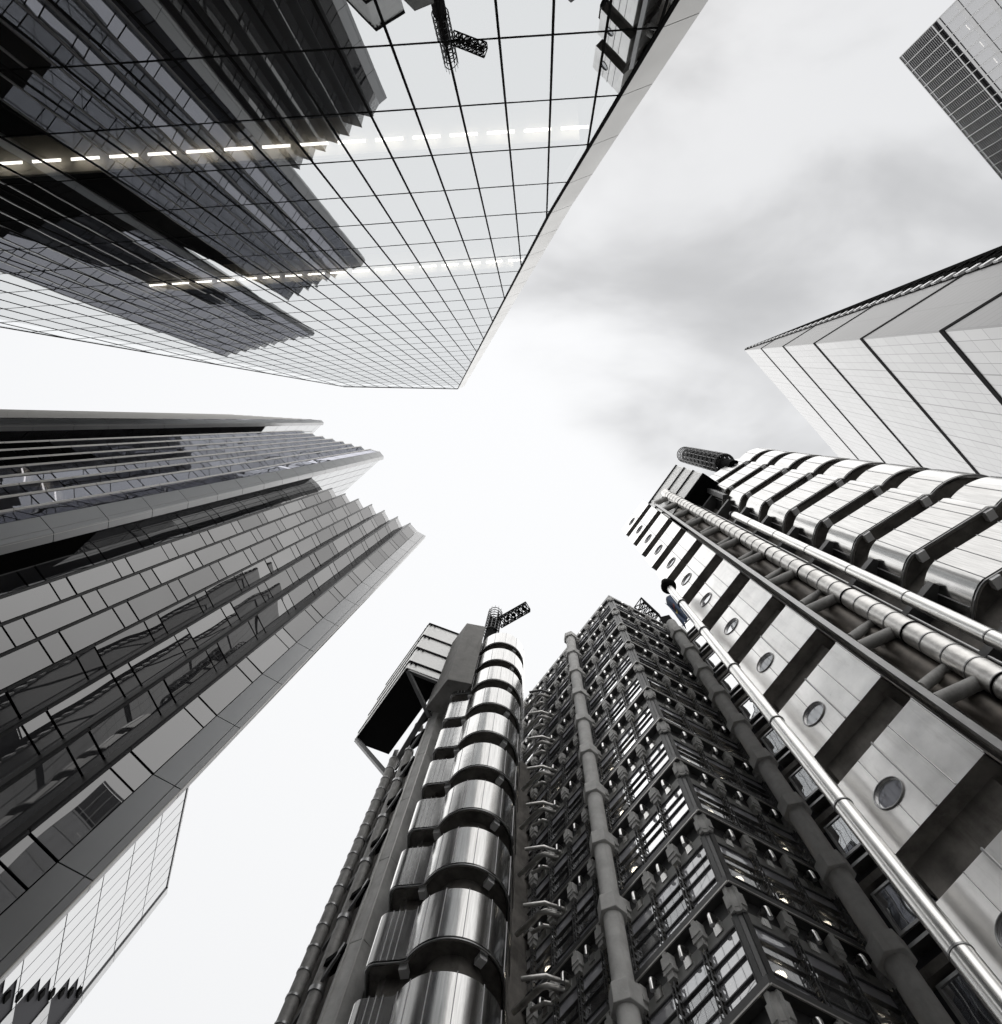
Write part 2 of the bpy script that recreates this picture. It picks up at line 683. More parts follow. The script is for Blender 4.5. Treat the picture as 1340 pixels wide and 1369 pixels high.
# pale metal strip along the sloping edge, one panel per storey
def edge_a(b):
    for k in range(3):
        (a0, b0), (a1, b1) = ED[k], ED[k + 1]
        if b <= b1 or k == 2:
            return a0 + (a1 - a0) * (b - b0) / (b1 - b0)
bb = [-2.0 + 0 * k for k in range(1)]
lv = [v for v in (20.5 + RH * j for j in range(-6, 29)) if v < 119]
lv = [-2.0] + lv + [119.9]
for k in range(len(lv) - 1):
    b0, b1 = lv[k] + .02, lv[k + 1] - .02
    a0, a1 = edge_a(b0) + .09, edge_a(b1) + .09
    wd = 1.08
    q = [(a0, b0), (a0 + wd, b0 + .1), (a1 + wd, b1 + .1), (a1, b1)]
    MB().hexa([sp_(x, y, .35 if i in (1, 2) else .02) for i, (x, y) in enumerate(q)] +
              [sp_(x, y, .75) for i, (x, y) in enumerate(q)]).build('edge_panel', clad_l, tw)
# rooms with their lights on: ceiling and a row of strip lights behind the glass
for (bc, k0, k1, dep) in ((25.68, -16, 3, .45), (42.45, -16, 1, .45)):
    sc = (DD + dep) / DD
    up = 1.0
    cl = MB()
    aL, aR = -.54 + 1.41 * k0 - 2.0, min(edge_a(bc) - .8, -.54 + 1.41 * k1 + 1.2)
    fz = lambda a, b: b * sc + SLOPE * 1.15 * (a + .54)
    cl.hexa([sp_(aL, fz(aL, bc) + .28, .12), sp_(aR, fz(aR, bc) + .28,   .12), sp_(aR, fz(aR, bc) + .28, 1.5), sp_(aL, fz(aL, bc) + .28, 1.5),
             sp_(aL, fz(aL, bc) + .5, .12), sp_(aR, fz(aR, bc) + .5, .12), sp_(aR, fz(aR, bc) + .5, 1.5), sp_(aL, fz(aL, bc) + .5, 1.5)])
    cl.build('ceiling', room_c, tw)
    for k in range(k0, k1):
        a0 = -.54 + 1.41 * k - .9 + .35
        a1 = a0 + 1.04
        MB().hexa([sp_(x, fz(x, bc) + e, dd) for e in (-.013, .013) for x, dd in ((a0, dep - .05), (a1, dep - .05), (a1, dep + .05), (a0, dep + .05))]).build('strip_light', striplm, tw)

# ------------------------------------------------------------------ stepped dark office tower (left): three wings
wt = thing('stepped_office_tower', 'dark grey office tower stepping up in three wings of saw-tooth glass bays and metal fins', 'skyscraper', (-22, 8, GZ))


def wing(label, H, teeth, fin_dir, fin_len, fas_in, fas_out, fas_dir, storey, z00, ret_dir, ret_len, gm, finm, far, black_from=None, black_to=0, ret_glass=None, cap=100):
    """teeth: plan points of the outward tooth tips from the fascia leftwards"""
    F = dirv(fin_dir)
    T = [Vector((*t, 0)) for t in teeth]
    V = [t + F * fin_len for t in T]
    I0 = Vector((*fas_in, 0))
    O0 = Vector((*fas_out, 0))
    shrink = F * .12
    ring = [O0 + shrink, I0 + shrink]
    for t, v in zip(T, V):
        ring += [t + F * .25, v + shrink]
    ring = [tuple(p[:2]) for p in ring]
    rt = O0 + dirv(ret_dir) * ret_len
    ring += [far, tuple((rt + shrink)[:2])]
    w = MB().prism(ring, GZ, H - 1.3).build('wing', black, wt, label=label)
    wl_ = w
    # fins
    for t, v in zip(T, V):
        MB().slab(t, v, GZ, H, .07).build('fin', finm, wl_)
        ed = MB()
        for a_, b_ in zip([GZ] + [z00 + storey * j for j in range(-6, 40) if GZ < z00 + storey * j < H], [z00 + storey * j for j in range(-6, 40) if GZ < z00 + storey * j < H] + [H]):
            ed.prism([(t.x - F.x * .02 + dx, t.y - F.y * .02 + dy) for dx, dy in ((-.045, -.045), (.045, -.045), (.045, .045), (-.045, .045))], a_ + .015, b_ - .015)
        ed.build('fin_edge', trim_m if finm is rail_m else clad_dd, wl_)
    # fascia panels
    n = int((H - GZ) / storey) + 1
    zz_ = [z for z in (z00 + storey * k for k in range(-n, n + 1)) if GZ < z < H - .4]
    zz_ = [GZ] + zz_ + [H]
    fd = dirv(fas_dir)
    mid = O0 + (I0 - O0) * .22
    for a, b in zip(zz_[:-1], zz_[1:]):
        q = MB()
        nn = dirv(fas_dir + 90) * .12
        if nn.dot(-O0) < 0:
            nn = -nn
        for p0, p1 in ((O0, mid), (mid + (I0 - O0).normalized() * .02, I0)):
            q.prism([tuple(x[:2]) for x in (p0, p1, p1 - nn * 3, p0 - nn * 3)], a + .02, b - .02)
        q.build('fascia_panel', clad, wl_)
    # windows
    starts = [I0] + V[:-1]
    cells = []
    for k, (p0, p1) in enumerate(zip(starts, T)):
        for a, b in zip(zz_[:-1], zz_[1:]):
            cells.append((k, p0, p1, a, b))
    cells.sort(key=lambda c: c[3])
    cells = [c for c in cells if c[3] > 8] + [c for c in cells if c[3] <= 8]
    rest = MB()
    for ci, (k, p0, p1, a, b) in enumerate(cells):
        blk = black_from is not None and k >= black_from and a < black_to
        d = (p1 - p0).normalized()
        c0, c1 = p0 + d * .03, p1 - d * .05
        # pane slightly out of true
        jit = [random.gauss(0, .003) for _ in range(2)]
        nn = Vector((-d.y, d.x, 0))
        if nn.dot(-p0) < 0:
            nn = -nn
        q = MB() if ci < cap else rest
        zs = [(a + .05, b - .95), (b - .86, b - .05)]
        for (za, zb) in zs:
            if zb - za < .2:
                continue
            A, B = c0 + nn * jit[0], c1 + nn * jit[1]
            tp = nn * random.gauss(0, .005)
            q.hexa([(A.x, A.y, za), (B.x, B.y, za), *[tuple(Vector((x.x, x.y, za)) - nn * .04) for x in (B, A)],
                    (A.x + tp.x, A.y + tp.y, zb), (B.x + tp.x, B.y + tp.y, zb), *[tuple(Vector((x.x, x.y, zb)) - nn * .04 + tp) for x in (B, A)]])
        if ci < cap:
            q.build('window', black if blk else gm, wl_)
    if rest.v:
        o_ = rest.build('window', gm, wl_)
        o_['kind'] = 'stuff'
    # glass parapets between the teeth
    for p0, p1 in zip(starts, T):
        MB().slab(p0 * 1.0 - F * .02 * 0, p1, H - 1.25, H - .15, .03).build('parapet_glass', para_g, wl_)
    # return wall
    if ret_glass:
        a = O0 + dirv(ret_dir) * .35
        q = MB()
        r = MB()
        ns = int(ret_len / 1.3)
        rd = dirv(ret_dir)
        side = 1
        for s in range(ns):
            for za, zb in zip(zz_[:-1], zz_[1:]):
                if zb < H * .35:
                    continue
                q.slab(a + rd * (s * 1.3 + .03), a + rd * (s * 1.3 + 1.27), za + .03, zb - .03, .05)
        q.build('return_glazing', ret_glass, wl_)
        r.slab(O0 - dirv(ret_dir) * 0 + dirv(ret_dir) * .05, O0 + rd * .3, GZ, H - .3, .1)
        r.build('return_edge', trim_m, wl_)
    return wl_


T1 = [(-11.27, 9.06), (-12.4, 8.49), (-13.58, 7.93), (-14.7, 7.4), (-15.89, 6.91), (-17.08, 6.45), (-18.26, 5.96), (-19.5, 5.55)]
sc1 = 1.0
wing('front wing, the lowest, with broad grey panes', 58.6, T1, 155.5, .8, (-10.62, 9.78), (-9.86, 10.2), 207, 3.75, .93 * 14.2 - .26 * 14.2 * 0, 141, 26, w_glass, clad_dd,
     (-45, 30), ret_glass=b5_glass)
T2 = [(-18.95, 3.2), (-20.1, 2.9), (-21.2, 2.66), (-22.35, 2.4), (-23.6, 2.1), (-24.75, 1.78), (-25.9, 1.42), (-27.1, 1.08)]
T2 = [(77 / q * math.cos(R(t)), 77 / q * math.sin(R(t))) for t, q in ((170.44, 3.945), (171.93, 3.74), (173.11, 3.551), (174.1, 3.403), (175.09, 3.233), (175.98, 3.088), (176.9, 2.95), (177.7, 2.82))]
wing('middle wing with violet grey panes and louvred lower bays', 77.0, T2, 138, .56, (pol(18.55, 169.2)), (pol(18.2, 167.1)), 190, 3.2, 1.284 * 18.2, 139, 14, w2_glass, rail_m,
     (-48, 16), black_from=5, black_to=33, ret_glass=b5_glass)
p3 = Vector((*pol(29.0, 180.25), 0))
T3 = [tuple((p3 + dirv(183.4) * (1.35 * (j + 1)))[:2]) for j in range(9)]
wing('tallest rear wing, seen almost edge on', 89.5, T3, 140, .55, (pol(29.0, 180.25)), (pol(28.7, 179.6)), 195, 3.4, 20, 137, 16, w2_glass, rail_m,
     (-56, 9), black_from=0, black_to=66, ret_glass=b5_glass)

# ------------------------------------------------------------------ pale gridded glass block (bottom left)
pb = thing('curtain_wall_block', 'pale block of narrow glass strips, low behind the dark stepped tower', 'building', (-35, 44, GZ))
C5 = Vector((*pol(57, 128.25), 0))
F5 = Vector((*pol(47.4, 133.4), 0))
d5 = (F5 - C5).normalized()
n5 = Vector((d5.y, -d5.x, 0))
if n5.dot(-C5) < 0:
    n5 = -n5
L5 = 17
E5 = C5 + d5 * L5
MB().prism([tuple(p[:2]) for p in (C5 - n5 * .1, E5 - n5 * .1, E5 - n5 * 14, C5 - n5 * 14)], GZ, 56.4).build('core', room_d, pb)
ncol = int(L5 / 1.18)
cells = []
for s in range(ncol):
    for k in range(-1, 15):
        z0 = .74 + 4.0 * k
        cells.append((s, z0))
cells.sort(key=lambda c: abs(c[1] - 48) + c[0] * 1.2)
for ci, (s, z0) in enumerate(cells):
    if ci == 0 or ci <= 100:
        q = MB()
    a = C5 + d5 * (s * 1.18 + .5)
    z1 = min(z0 + 4.0, 56.9)
    zl = 44.9 - 1.05 * (s * 1.18 + 1)  # sloping edge of a reflection, drawn with dark boxes and greyer panes below
    low = z0 < zl <= z0 + 4.0
    dk = z0 + 4 <= zl
    za = z0 + .06
    if dk and ci < 100:
        z1 = z0 + 4.0
    if low:
        za = min(zl + 1.3, z1 - .3)
    e = random.gauss(0, .004)
    aa, bb_ = a + d5 * .035, a + d5 * 1.145
    q.hexa([tuple(aa + Vector((0, 0, za))), tuple(bb_ + n5 * e + Vector((0, 0, za))), tuple(bb_ - n5 * .06 + Vector((0, 0, za))), tuple(aa - n5 * .06 + Vector((0, 0, za))),
            tuple(aa + Vector((0, 0, z1 - .05))), tuple(bb_ + n5 * e + Vector((0, 0, z1 - .05))), tuple(bb_ - n5 * .06 + Vector((0, 0, z1 - .05))), tuple(aa - n5 * .06 + Vector((0, 0, z1 - .05)))])
    if ci < 100:
        q.build('window', clad if dk else b5_glass, pb)
        if low:
            MB().hexa([tuple(a + d5 * x + n5 * y + Vector((0, 0, z))) for z in (zl + .25, zl + .75) for x, y in ((.3, -.05), (.85, -.05), (.85, .08), (.3, .08))]).build('reflection_mark', black, pb)
o = q.build('window', b5_glass, pb)
o['kind'] = 'stuff'
q = MB()
for k in range(14):
    z0 = .74 + 4.0 * k
    q.prism([tuple(p[:2]) for p in (C5 + n5 * .12 - d5 * .35, C5 + n5 * .12 + d5 * .42, C5 - n5 * .3 + d5 * .42, C5 - n5 * .3 - d5 * .35)], z0 + .02 if k else GZ, z0 + 3.97 if k < 13 else 57.0)
q.build('corner_strip', clad, pb)
q = MB()
q.prism([tuple(p[:2]) for p in (C5 + n5 * .05, E5 + n5 * .05, E5 - n5 * .3, C5 - n5 * .3)], 56.9, 57.1)
q.build('coping', clad_d, pb)
q = MB()
for s in range(ncol):
    a = C5 + d5 * (s * 1.18 + .1) - n5 * .9
    q.slab(a, a + d5 * 1.1, 57.1, 59.6, .04)
q.build('parapet_glass', para_g, pb)

# ------------------------------------------------------------------ glazed office block with bracketed storeys (bottom centre)
ob = thing('glazed_office_block', 'dark glazed office block with projecting storeys, concrete brackets and lamps behind its windows', 'building', (6.7, 15.85, GZ))
CN = Vector((*pol(17.2, 67.2), 0))
aL, aR = 126.8, 27.0
dL, dR = dirv(aL), dirv(aR)
nL, nR = dirv(aL + 90), dirv(aR - 90)
ST, Z0 = 4.2, 17.0
levels = [Z0 + ST * k for k in range(-4, 10)]
TOPZ = 59.6
BL, BR = 1.55, 1.8
NLn, NRn = 12, 6
LL, LR = BL * NLn, BR * 3 + 1.2
# interior core, set back behind the glass, and a slab for every floor
def plan(off):
    a = CN + dL * LL + nL * off
    c = CN + nL * off + nR * off * 1.1
    b = CN + dR * LR + nR * off
    return [tuple(a[:2]), tuple(c[:2]), tuple(b[:2]), tuple((CN + dR * LR + dL * LL)[:2])]
MB().prism(plan(-1.7), GZ, TOPZ - .6).build('core_wall', room_o, ob)
for z in levels:
    q = MB().prism(plan(.22), z - .02, z + .36)
    q.build('floor_edge', dark_m, ob)
    t = MB()
    for p0, p1, nn in ((CN + nL * .22 + nR * .24, CN + dL * LL + nL * .22, nL), (CN + nL * .22 + nR * .24, CN + dR * LR + nR * .22, nR)):
        t.hexa([tuple(x + Vector((0, 0, zz))) for zz in (z - .035, z + .03) for x in (p0, p1, p1 + nn * .05, p0 + nn * .05)])
    t.build('edge_trim', trim_m, ob)
MB().prism(plan(.12), TOPZ - .5, TOPZ).build('parapet', dark_m, ob)

for a, b, nn in ((CN + dR * 5.55, CN + dR * LR, nR), (CN + dR * LR, CN + dR * LR + dL * 2.5, dR), (CN + dL * LL, CN + dL * LL + dR * 2.5, dL)):
    MB().prism([tuple(p[:2]) for p in (a - nn * .02, b - nn * .02, b - nn * .12, a - nn * .12)], GZ, TOPZ - .6).build('end_panel', dark_m, ob)
# one window bay: local x along the wall, y outward, z up from the storey line
def bay_frame(w):
    q = MB()
    for x in (-.07, .07):
        q.box(x - .018, x + .018, -.02, .03, .38, 2.95)
        q.box(x - .018, x + .018, .17, .21, .38, 2.95)
        for k in range(9):
            z = .45 + k * .29
            q.box(x - .017, x + .017, .03, .17, z, z + .1)
    for z in (.40, .95, 1.66, 2.2, 2.84):
        q.box(.08, w - .08, -.06, .045, z, z + .05)
    q.box(.08, w - .08, -.12, -.04, 3.0, 4.15)
    return q
def bay_glass(w):
    q = MB()
    for za, zb in ((1.0, 1.66), (1.71, 2.2)):
        q.box(.08, w - .08, -.045, -.03, za, zb)
    return q
def bay_span(w, upper):
    q = MB()
    if upper:
        q.box(.08, w - .08, -.045, -.025, 2.25, 2.84)
    else:
        q.box(.08, w - .08, -.045, -.025, .45, .95)
    return q
def head_panel(w):
    q = MB()
    q.box(.1, w - .1, -.035, .02, 2.93, 3.42)
    return q
def bay_full(w):
    q = MB()
    for za, zb in ((.45, .95), (1.0, 1.66), (1.71, 2.2), (2.25, 2.84)):
        q.box(.08, w - .08, -.045, -.03, za, zb)
    return q
def lug():
    q = MB()
    q.box(-.2, .2, 0, .3, 3.55, 4.0).box(-.24, .24, 0, .26, 3.36, 3.549).box(-.15, .15, 0, .22, 3.1, 3.359).box(-.08, .08, 0, .3, 4.001, 4.15)
    return q
def elbow(w):
    q = MB()
    q.tube([(w / 2, -.05, 3.72), (w / 2, .22, 3.72), (w / 2, .3, 3.68), (w / 2, .33, 3.58), (w / 2, .33, 3.2)], .09, 10)
    q.box(w / 2 - .16, w / 2 + .2, -.02, .06, 3.1, 3.5)
    return q

rzL, rzR = R(aL), R(aR + 180)
spL = [(*(CN + dL * (BL * i + .12))[:2], z, rzL) for i in range(NLn) for z in levels if z < 56]
spR = [(*(CN + dR * (BR * (i + 1) + .12))[:2], z, rzR) for i in range(3) for z in levels if z < 56]
visL = [s for s in spL if s[2] > 12]
corner_L = [s for s in spL if abs(s[0] - (CN + dL * .12).x) < .05]
others_L = [s for s in spL if s not in corner_L]
bf = bay_frame(BL)
inst(bf, 'window', dark_m, ob, corner_L, 100, subs=[('glass', bay_full(BL), l_bright), ('head_panel', head_panel(BL), headm)])
nearL = sorted(others_L, key=lambda q: q[2] ** 2 + q[0] ** 2 + q[1] ** 2 + (0 if q[2] > 12 else 1e4))
keep = nearL[:46]
inst(bay_frame(BL), 'window', dark_m, ob, keep, 100, subs=[('glass', bay_glass(BL), l_glass), ('spandrel', bay_span(BL, 0), l_span), ('spandrel', bay_span(BL, 1), l_span), ('head_panel', head_panel(BL), headm)])
inst(bay_frame(BR), 'window', dark_m, ob, [s for s in spR if s[2] > 12], 40, subs=[('glass', bay_glass(BR), l_glass), ('spandrel', bay_span(BR, 0), l_span), ('spandrel', bay_span(BR, 1), l_span), ('head_panel', head_panel(BR), headm)])
rest = [s for s in others_L if s not in keep] + [s for s in spR if s[2] <= 12]
inst(bay_frame(BL), 'window', dark_m, ob, rest, 0, subs=[('glass', bay_glass(BL), l_glass), ('spandrel', bay_span(BL, 0), l_span), ('spandrel', bay_span(BL, 1), l_span), ('head_panel', head_panel(BL), headm)])
lugs = [(*(CN + dL * (BL * i + .12) + nL * .0)[:2], z, rzL) for i in range(1, NLn) for z in levels if z < 56] + \
       [(*(CN + dR * (BR * i + .12))[:2], z, rzR) for i in range(1, 4) for z in levels if z < 56]
lugs.sort(key=lambda s: 0 if s[2] > 12 else 1)
vis = [s for s in lugs if s[2] > 12]
hid = [s for s in lugs if s[2] <= 12]
inst(lug(), 'bracket', concrete, ob, vis, 100)
inst(lug(), 'bracket', concrete, ob, hid, 0)
inst(elbow(BL), 'drain_elbow', pole_m, ob, [s for s in spL if s[2] > 12], 64, smooth=True)
inst(elbow(BR), 'drain_elbow', pole_m, ob, [s for s in spR if s[2] > 12], 36, smooth=True)
# corner posts
bis = (nL + nR).normalized()
rzc = math.atan2(bis.y, bis.x) - math.pi / 2
pc = MB()
pc.prism([(-.22, -.06), (.22, -.06), (.26, .1), (.1, .16), (.07, .1), (-.07, .1), (-.1, .16), (-.26, .1)], .38, 3.0)
pl = MB()
prof = [(-.3, .0), (.3, 0), (.33, .16), (.18, .3), (.08, .22), (-.08, .22), (-.18, .3), (-.33, .16)]
pl.prism(prof, 3.2, 3.75).prism([(x * .75, y * .8) for x, y in prof], 3.75, 4.15).prism([(x * .8, y * .9) for x, y in prof], 3.0, 3.2)
csp = [(*(CN)[:2], z, rzc) for z in levels if z < 56]
inst(pc, 'corner_post', dark_m, ob, csp, 100)
inst(pl, 'corner_bracket', concrete, ob, csp, 100)
# lamps inside
lm = MB()
lm.tube([(BR / 2, -.3, 1.45), (BR / 2, -.3, 1.5)], .2, 14)
rr = random.Random(3)
lsp = [s for s in spR if 12 < s[2] < 50 and rr.random() < .75] + [s for s in spL if 12 < s[2] < 40 and s not in corner_L and rr.random() < .45]
inst(lm, 'lamp', lampm, ob, lsp, 100, smooth=True)
# blinds behind some panes
bl = MB()
bl.box(.12, 1.0, -.35, -.33, .95, 2.2)
inst(bl, 'blind', white_p, ob, [s for s in visL if s not in corner_L and s not in lsp and rr.random() < .4][:30] +
     [s for s in spR if s[2] > 25 and s not in lsp and rr.random() < .6], 60)


# round concrete columns with faceted collars
def column(center, ztop, r, rc, z_ring, zphase, ang):
    q = MB()
    q.tube([(*center, GZ), (*center, ztop)], r, 32)
    c = q.build('column', concrete, ob, smooth=True)
    hexa = [(center[0] + rc * math.cos(R(ang + 60 * k)), center[1] + rc * math.sin(R(ang + 60 * k))) for k in range(6)]
    k = 0
    while z_ring < ztop + .4:
        MB().prism(hexa, z_ring, z_ring + .85).build('collar', concrete, c, bevel=.03)
        o_ = MB()
        z_ring += ST
    return c
cL = pol(19.55, 80.8)
cR = pol(21.2, 55.95)
column(cL, 57.6, .40, .60, 1.225 * 19.55 - ST * 6, 0, 97)
column(cR, 57.3, .44, .66, 1.153 * 21.2 - ST * 6, 0, 45)

# window boxes on the short wall past the right column
wA, wB = Vector((*pol(22.1, 55.6), 0)), Vector((12.85, 17.98, 0)) + Vector((.665, -.747, 0)) * 3.2
dW = (wB - wA).normalized()
nW = Vector((-dW.y, dW.x, 0))
if nW.dot(-wA) < 0:
    nW = -nW
MB().prism([tuple(p[:2]) for p in (wA - nW * .5, wB - nW * .5, wB - nW * 3, wA - nW * 3)], GZ, 57).build('side_wall', room_d, ob)
fr, gl = MB(), MB()
ww = 2.6
fr.box(0, ww, 0, .08, 0, .14).box(0, ww, 0, .08, 2.0, 2.1).box(0, .1, 0, .08, .14, 2.0).box(ww - .1, ww, 0, .08, .14, 2.0).box(1.2, 1.28, 0, .07, .14, 2.0)
fr.box(0, ww, -.9, 0, -.5, -.35).box(0, ww, -.9, 0, 2.1, 2.2)
gl.box(.1, ww - .1, .02, .035, .14, 2.0)
lt = MB()
for k in range(6):
    lt.beam((.15 + k * .2, -.12, .2), (.45 + k * .2, -.12, 1.95), .035)
rzw = math.atan2(dW.y, dW.x)
rzw2 = math.atan2(-dW.y, -dW.x)
st = wA + dW * ww if True else wA
inst(fr, 'window_box', rail_m, ob, [(*(wA + dW * (ww + .5))[:2], 26.0 + ST * k, rzw2) for k in range(-5, 8)], 100,
     subs=[('glass', gl, l_glass), ('lattice', lt, louvre_d)])
# beam grid between them
for k in range(-4, 8):
    MB().prism([tuple(p[:2]) for p in (wA + nW * .02, wA + dW * 3.4 + nW * .02, wA + dW * 3.4 - nW * .45, wA - nW * .45)], 26.0 + ST * k - 1.7, 26.0 + ST * k - 1.3).build('floor_beam', soffit, ob)

# bent air ducts crossing the gap by the round stair tower
for k in range(0, 9):
    z = 24.65 + ST * k - ST
    q = MB().tube([pol(22.9, 86.2, z), pol(22.65, 88.0, z), pol(22.55, 88.6, z), pol(22.75, 91.2, z)], .1, 12)
    q.build('air_duct', dark_m if k > 7 else pipe_m, ob, smooth=True)
    q = MB().tube([pol(23.1, 86.8, z - .12), pol(22.9, 88.6, z - .12), pol(23.0, 89.2, z - .12), pol(24.2, 91.9, z - .12)], .13, 12)
    q.build('air_duct', pipe_m, ob, smooth=True)
    q = MB().tube([pol(23.6, 87.6, z - .3), pol(23.5, 88.8, z - .3), pol(23.9, 90.2, z - .3)], .1, 12)
    q.build('air_duct', pipe_m, ob, smooth=True)

# ------------------------------------------------------------------ round stair towers
def arc(cx, cy, r, a0, a1, n):
    return [(cx + r * math.cos(R(a0 + (a1 - a0) * k / n)), cy + r * math.sin(R(a0 + (a1 - a0) * k / n))) for k in range(n + 1)]


def offs(poly, d):
    """move a plan outline inwards by d along vertex normals (outline counterclockwise or clockwise)"""
    n = len(poly)
    ar = sum(poly[k][0] * poly[(k + 1) % n][1] - poly[(k + 1) % n][0] * poly[k][1] for k in range(n))
    s = 1 if ar > 0 else -1
    o = []
    for k in range(n):
        p0, p1, p2 = Vector(poly[k - 1]), Vector(poly[k]), Vector(poly[(k + 1) % n])
        d1, d2 = (p1 - p0).normalized(), (p2 - p1).normalized()
        nn = (Vector((-d1.y, d1.x)) + Vector((-d2.y, d2.x))).normalized() * s
        o.append(tuple(p1 + nn * d))
    return o


def stair_tower(root, outline, lips, bh, top, blocks, seams):
    MB().prism(offs(outline, .85), GZ, top - .3).build('core', soffit, root)
    ins = offs(outline, .05)
    inn = offs(outline, .18)
    for z in lips:
        q = MB()
        n = len(outline)
        i = 0
        # outer skin, slightly turned in at the lip
        pr = [(ins, z), (outline, z + .05), (outline, z + bh - .05), (ins, z + bh), (inn, z + bh), (inn, z)]
        for ring, zz in pr:
            q.v += [(p[0], p[1], zz) for p in ring]
        m_ = len(pr)
        for a in range(m_):
            b = (a + 1) % m_
            for k in range(n):
                j = (k + 1) % n
                q.f.append((a * n + k, a * n + j, b * n + j, b * n + k))
        band = q.build('cladding_band', steel, root, smooth=True)
        MB().prism(offs(outline, .16), z + .10, z + .28).build('soffit_slab', soffit, band)
        sm = MB()
        for (p, nn) in seams:
            pv, nv = Vector((*p, 0)), Vector((*nn, 0)).normalized()
            sm.beam(pv + nv * .004 + Vector((0, 0, z + .05)), pv + nv * .004 + Vector((0, 0, z + bh + .015)), .03, .03)
        sm.build('seam', louvre_d, band)
        # lip rail under the band
        li = MB()
        r1, r2 = offs(outline, .03), offs(outline, .09)
        li.v += [(p[0], p[1], zz) for ring, zz in ((r1, z), (r1, z - .05), (r2, z - .05), (r2, z)) for p in ring]
        for a in range(4):
            b = (a + 1) % 4
            for k in range(n):
                j = (k + 1) % n
                li.f.append((a * n + k, a * n + j, b * n + j, b * n + k))
        li.build('lip', rail_m, band)
        for (p, az) in blocks:
            c_ = MB().box(-.16, .16, -.2, .2, z - .2, z + .12).build('soffit_block', white_p, band)
            c_.location = Vector((*p, 0)) - world_loc(band)
            c_.rotation_euler = (0, 0, R(az))


cxl, cyl = -3.05, 21.1
ol = [(-1.02, 24.5)] + arc(cxl, cyl, 2.03, 2, -150, 40) + [(-5.05, 20.16)]
ol = [p for p in ol]
ol += [(-5.9, 20.27)] + arc(-5.9, 20.77, .5, -95, -175, 6) + [(-6.5, 24.5)]
sl = thing('stair_tower', 'round-nosed stair tower banded in bright steel with the small crane jib above it', 'tower', (-3.4, 21.3, GZ), 'steel banded stair towers')
se = []
for a in (-15, -48, -78, -105, -128, -148):
    n_ = (math.cos(R(a)), math.sin(R(a)))
    se.append(((cxl + 2.03 * n_[0], cyl + 2.03 * n_[1]), n_))
for x in (-5.3, -5.55, -5.8):
    se.append(((x, 20.16 + (-5.05 - x) * .13), (0.1, -1)))
stair_tower(sl, ol, [22.45 + 4.2 * k for k in range(-4, 9)], 2.66, 58.8, [((-1.95, 19.95), 35), ((-4.85, 20.55), -10)], se)

orr = [(14.1, 9.0), (14.09, 6.4)] + [(14.09, 6.1), (14.11, 5.75), (14.17, 5.45), (14.26, 5.22), (14.38, 5.05)]
orr += [(16.85, 3.33)] + [(17.0, 3.2)]
orr += arc(19.05, 4.4, 2.13, -145, -10, 34) + [(21.15, 7.5), (20, 9.5)]
sr = thing('stair_tower', 'steel banded stair tower with a long flat side, next to the smooth slim pipe', 'tower', (17, 6, GZ), 'steel banded stair towers')
dF = Vector((16.85 - 14.38, 3.33 - 5.05)).normalized()
nF = (dF.y, -dF.x)
se = []
for t in (.08, .9, 1.75, 2.6, 3.0):
    se.append(((14.38 + dF.x * t, 5.05 + dF.y * t), nF))
for a in (-125, -95, -65, -35):
    n_ = (math.cos(R(a)), math.sin(R(a)))
    se.append(((19.05 + 2.13 * n_[0], 4.4 + 2.13 * n_[1]), n_))
se.append(((14.09, 6.0), (-1, 0)))
stair_tower(sr, orr, [26.0 + 4.2 * k for k in range(-5, 8)], 2.76, 58.3, [((14.75, 5.1), -35), ((17.1, 3.5), -35)], se)

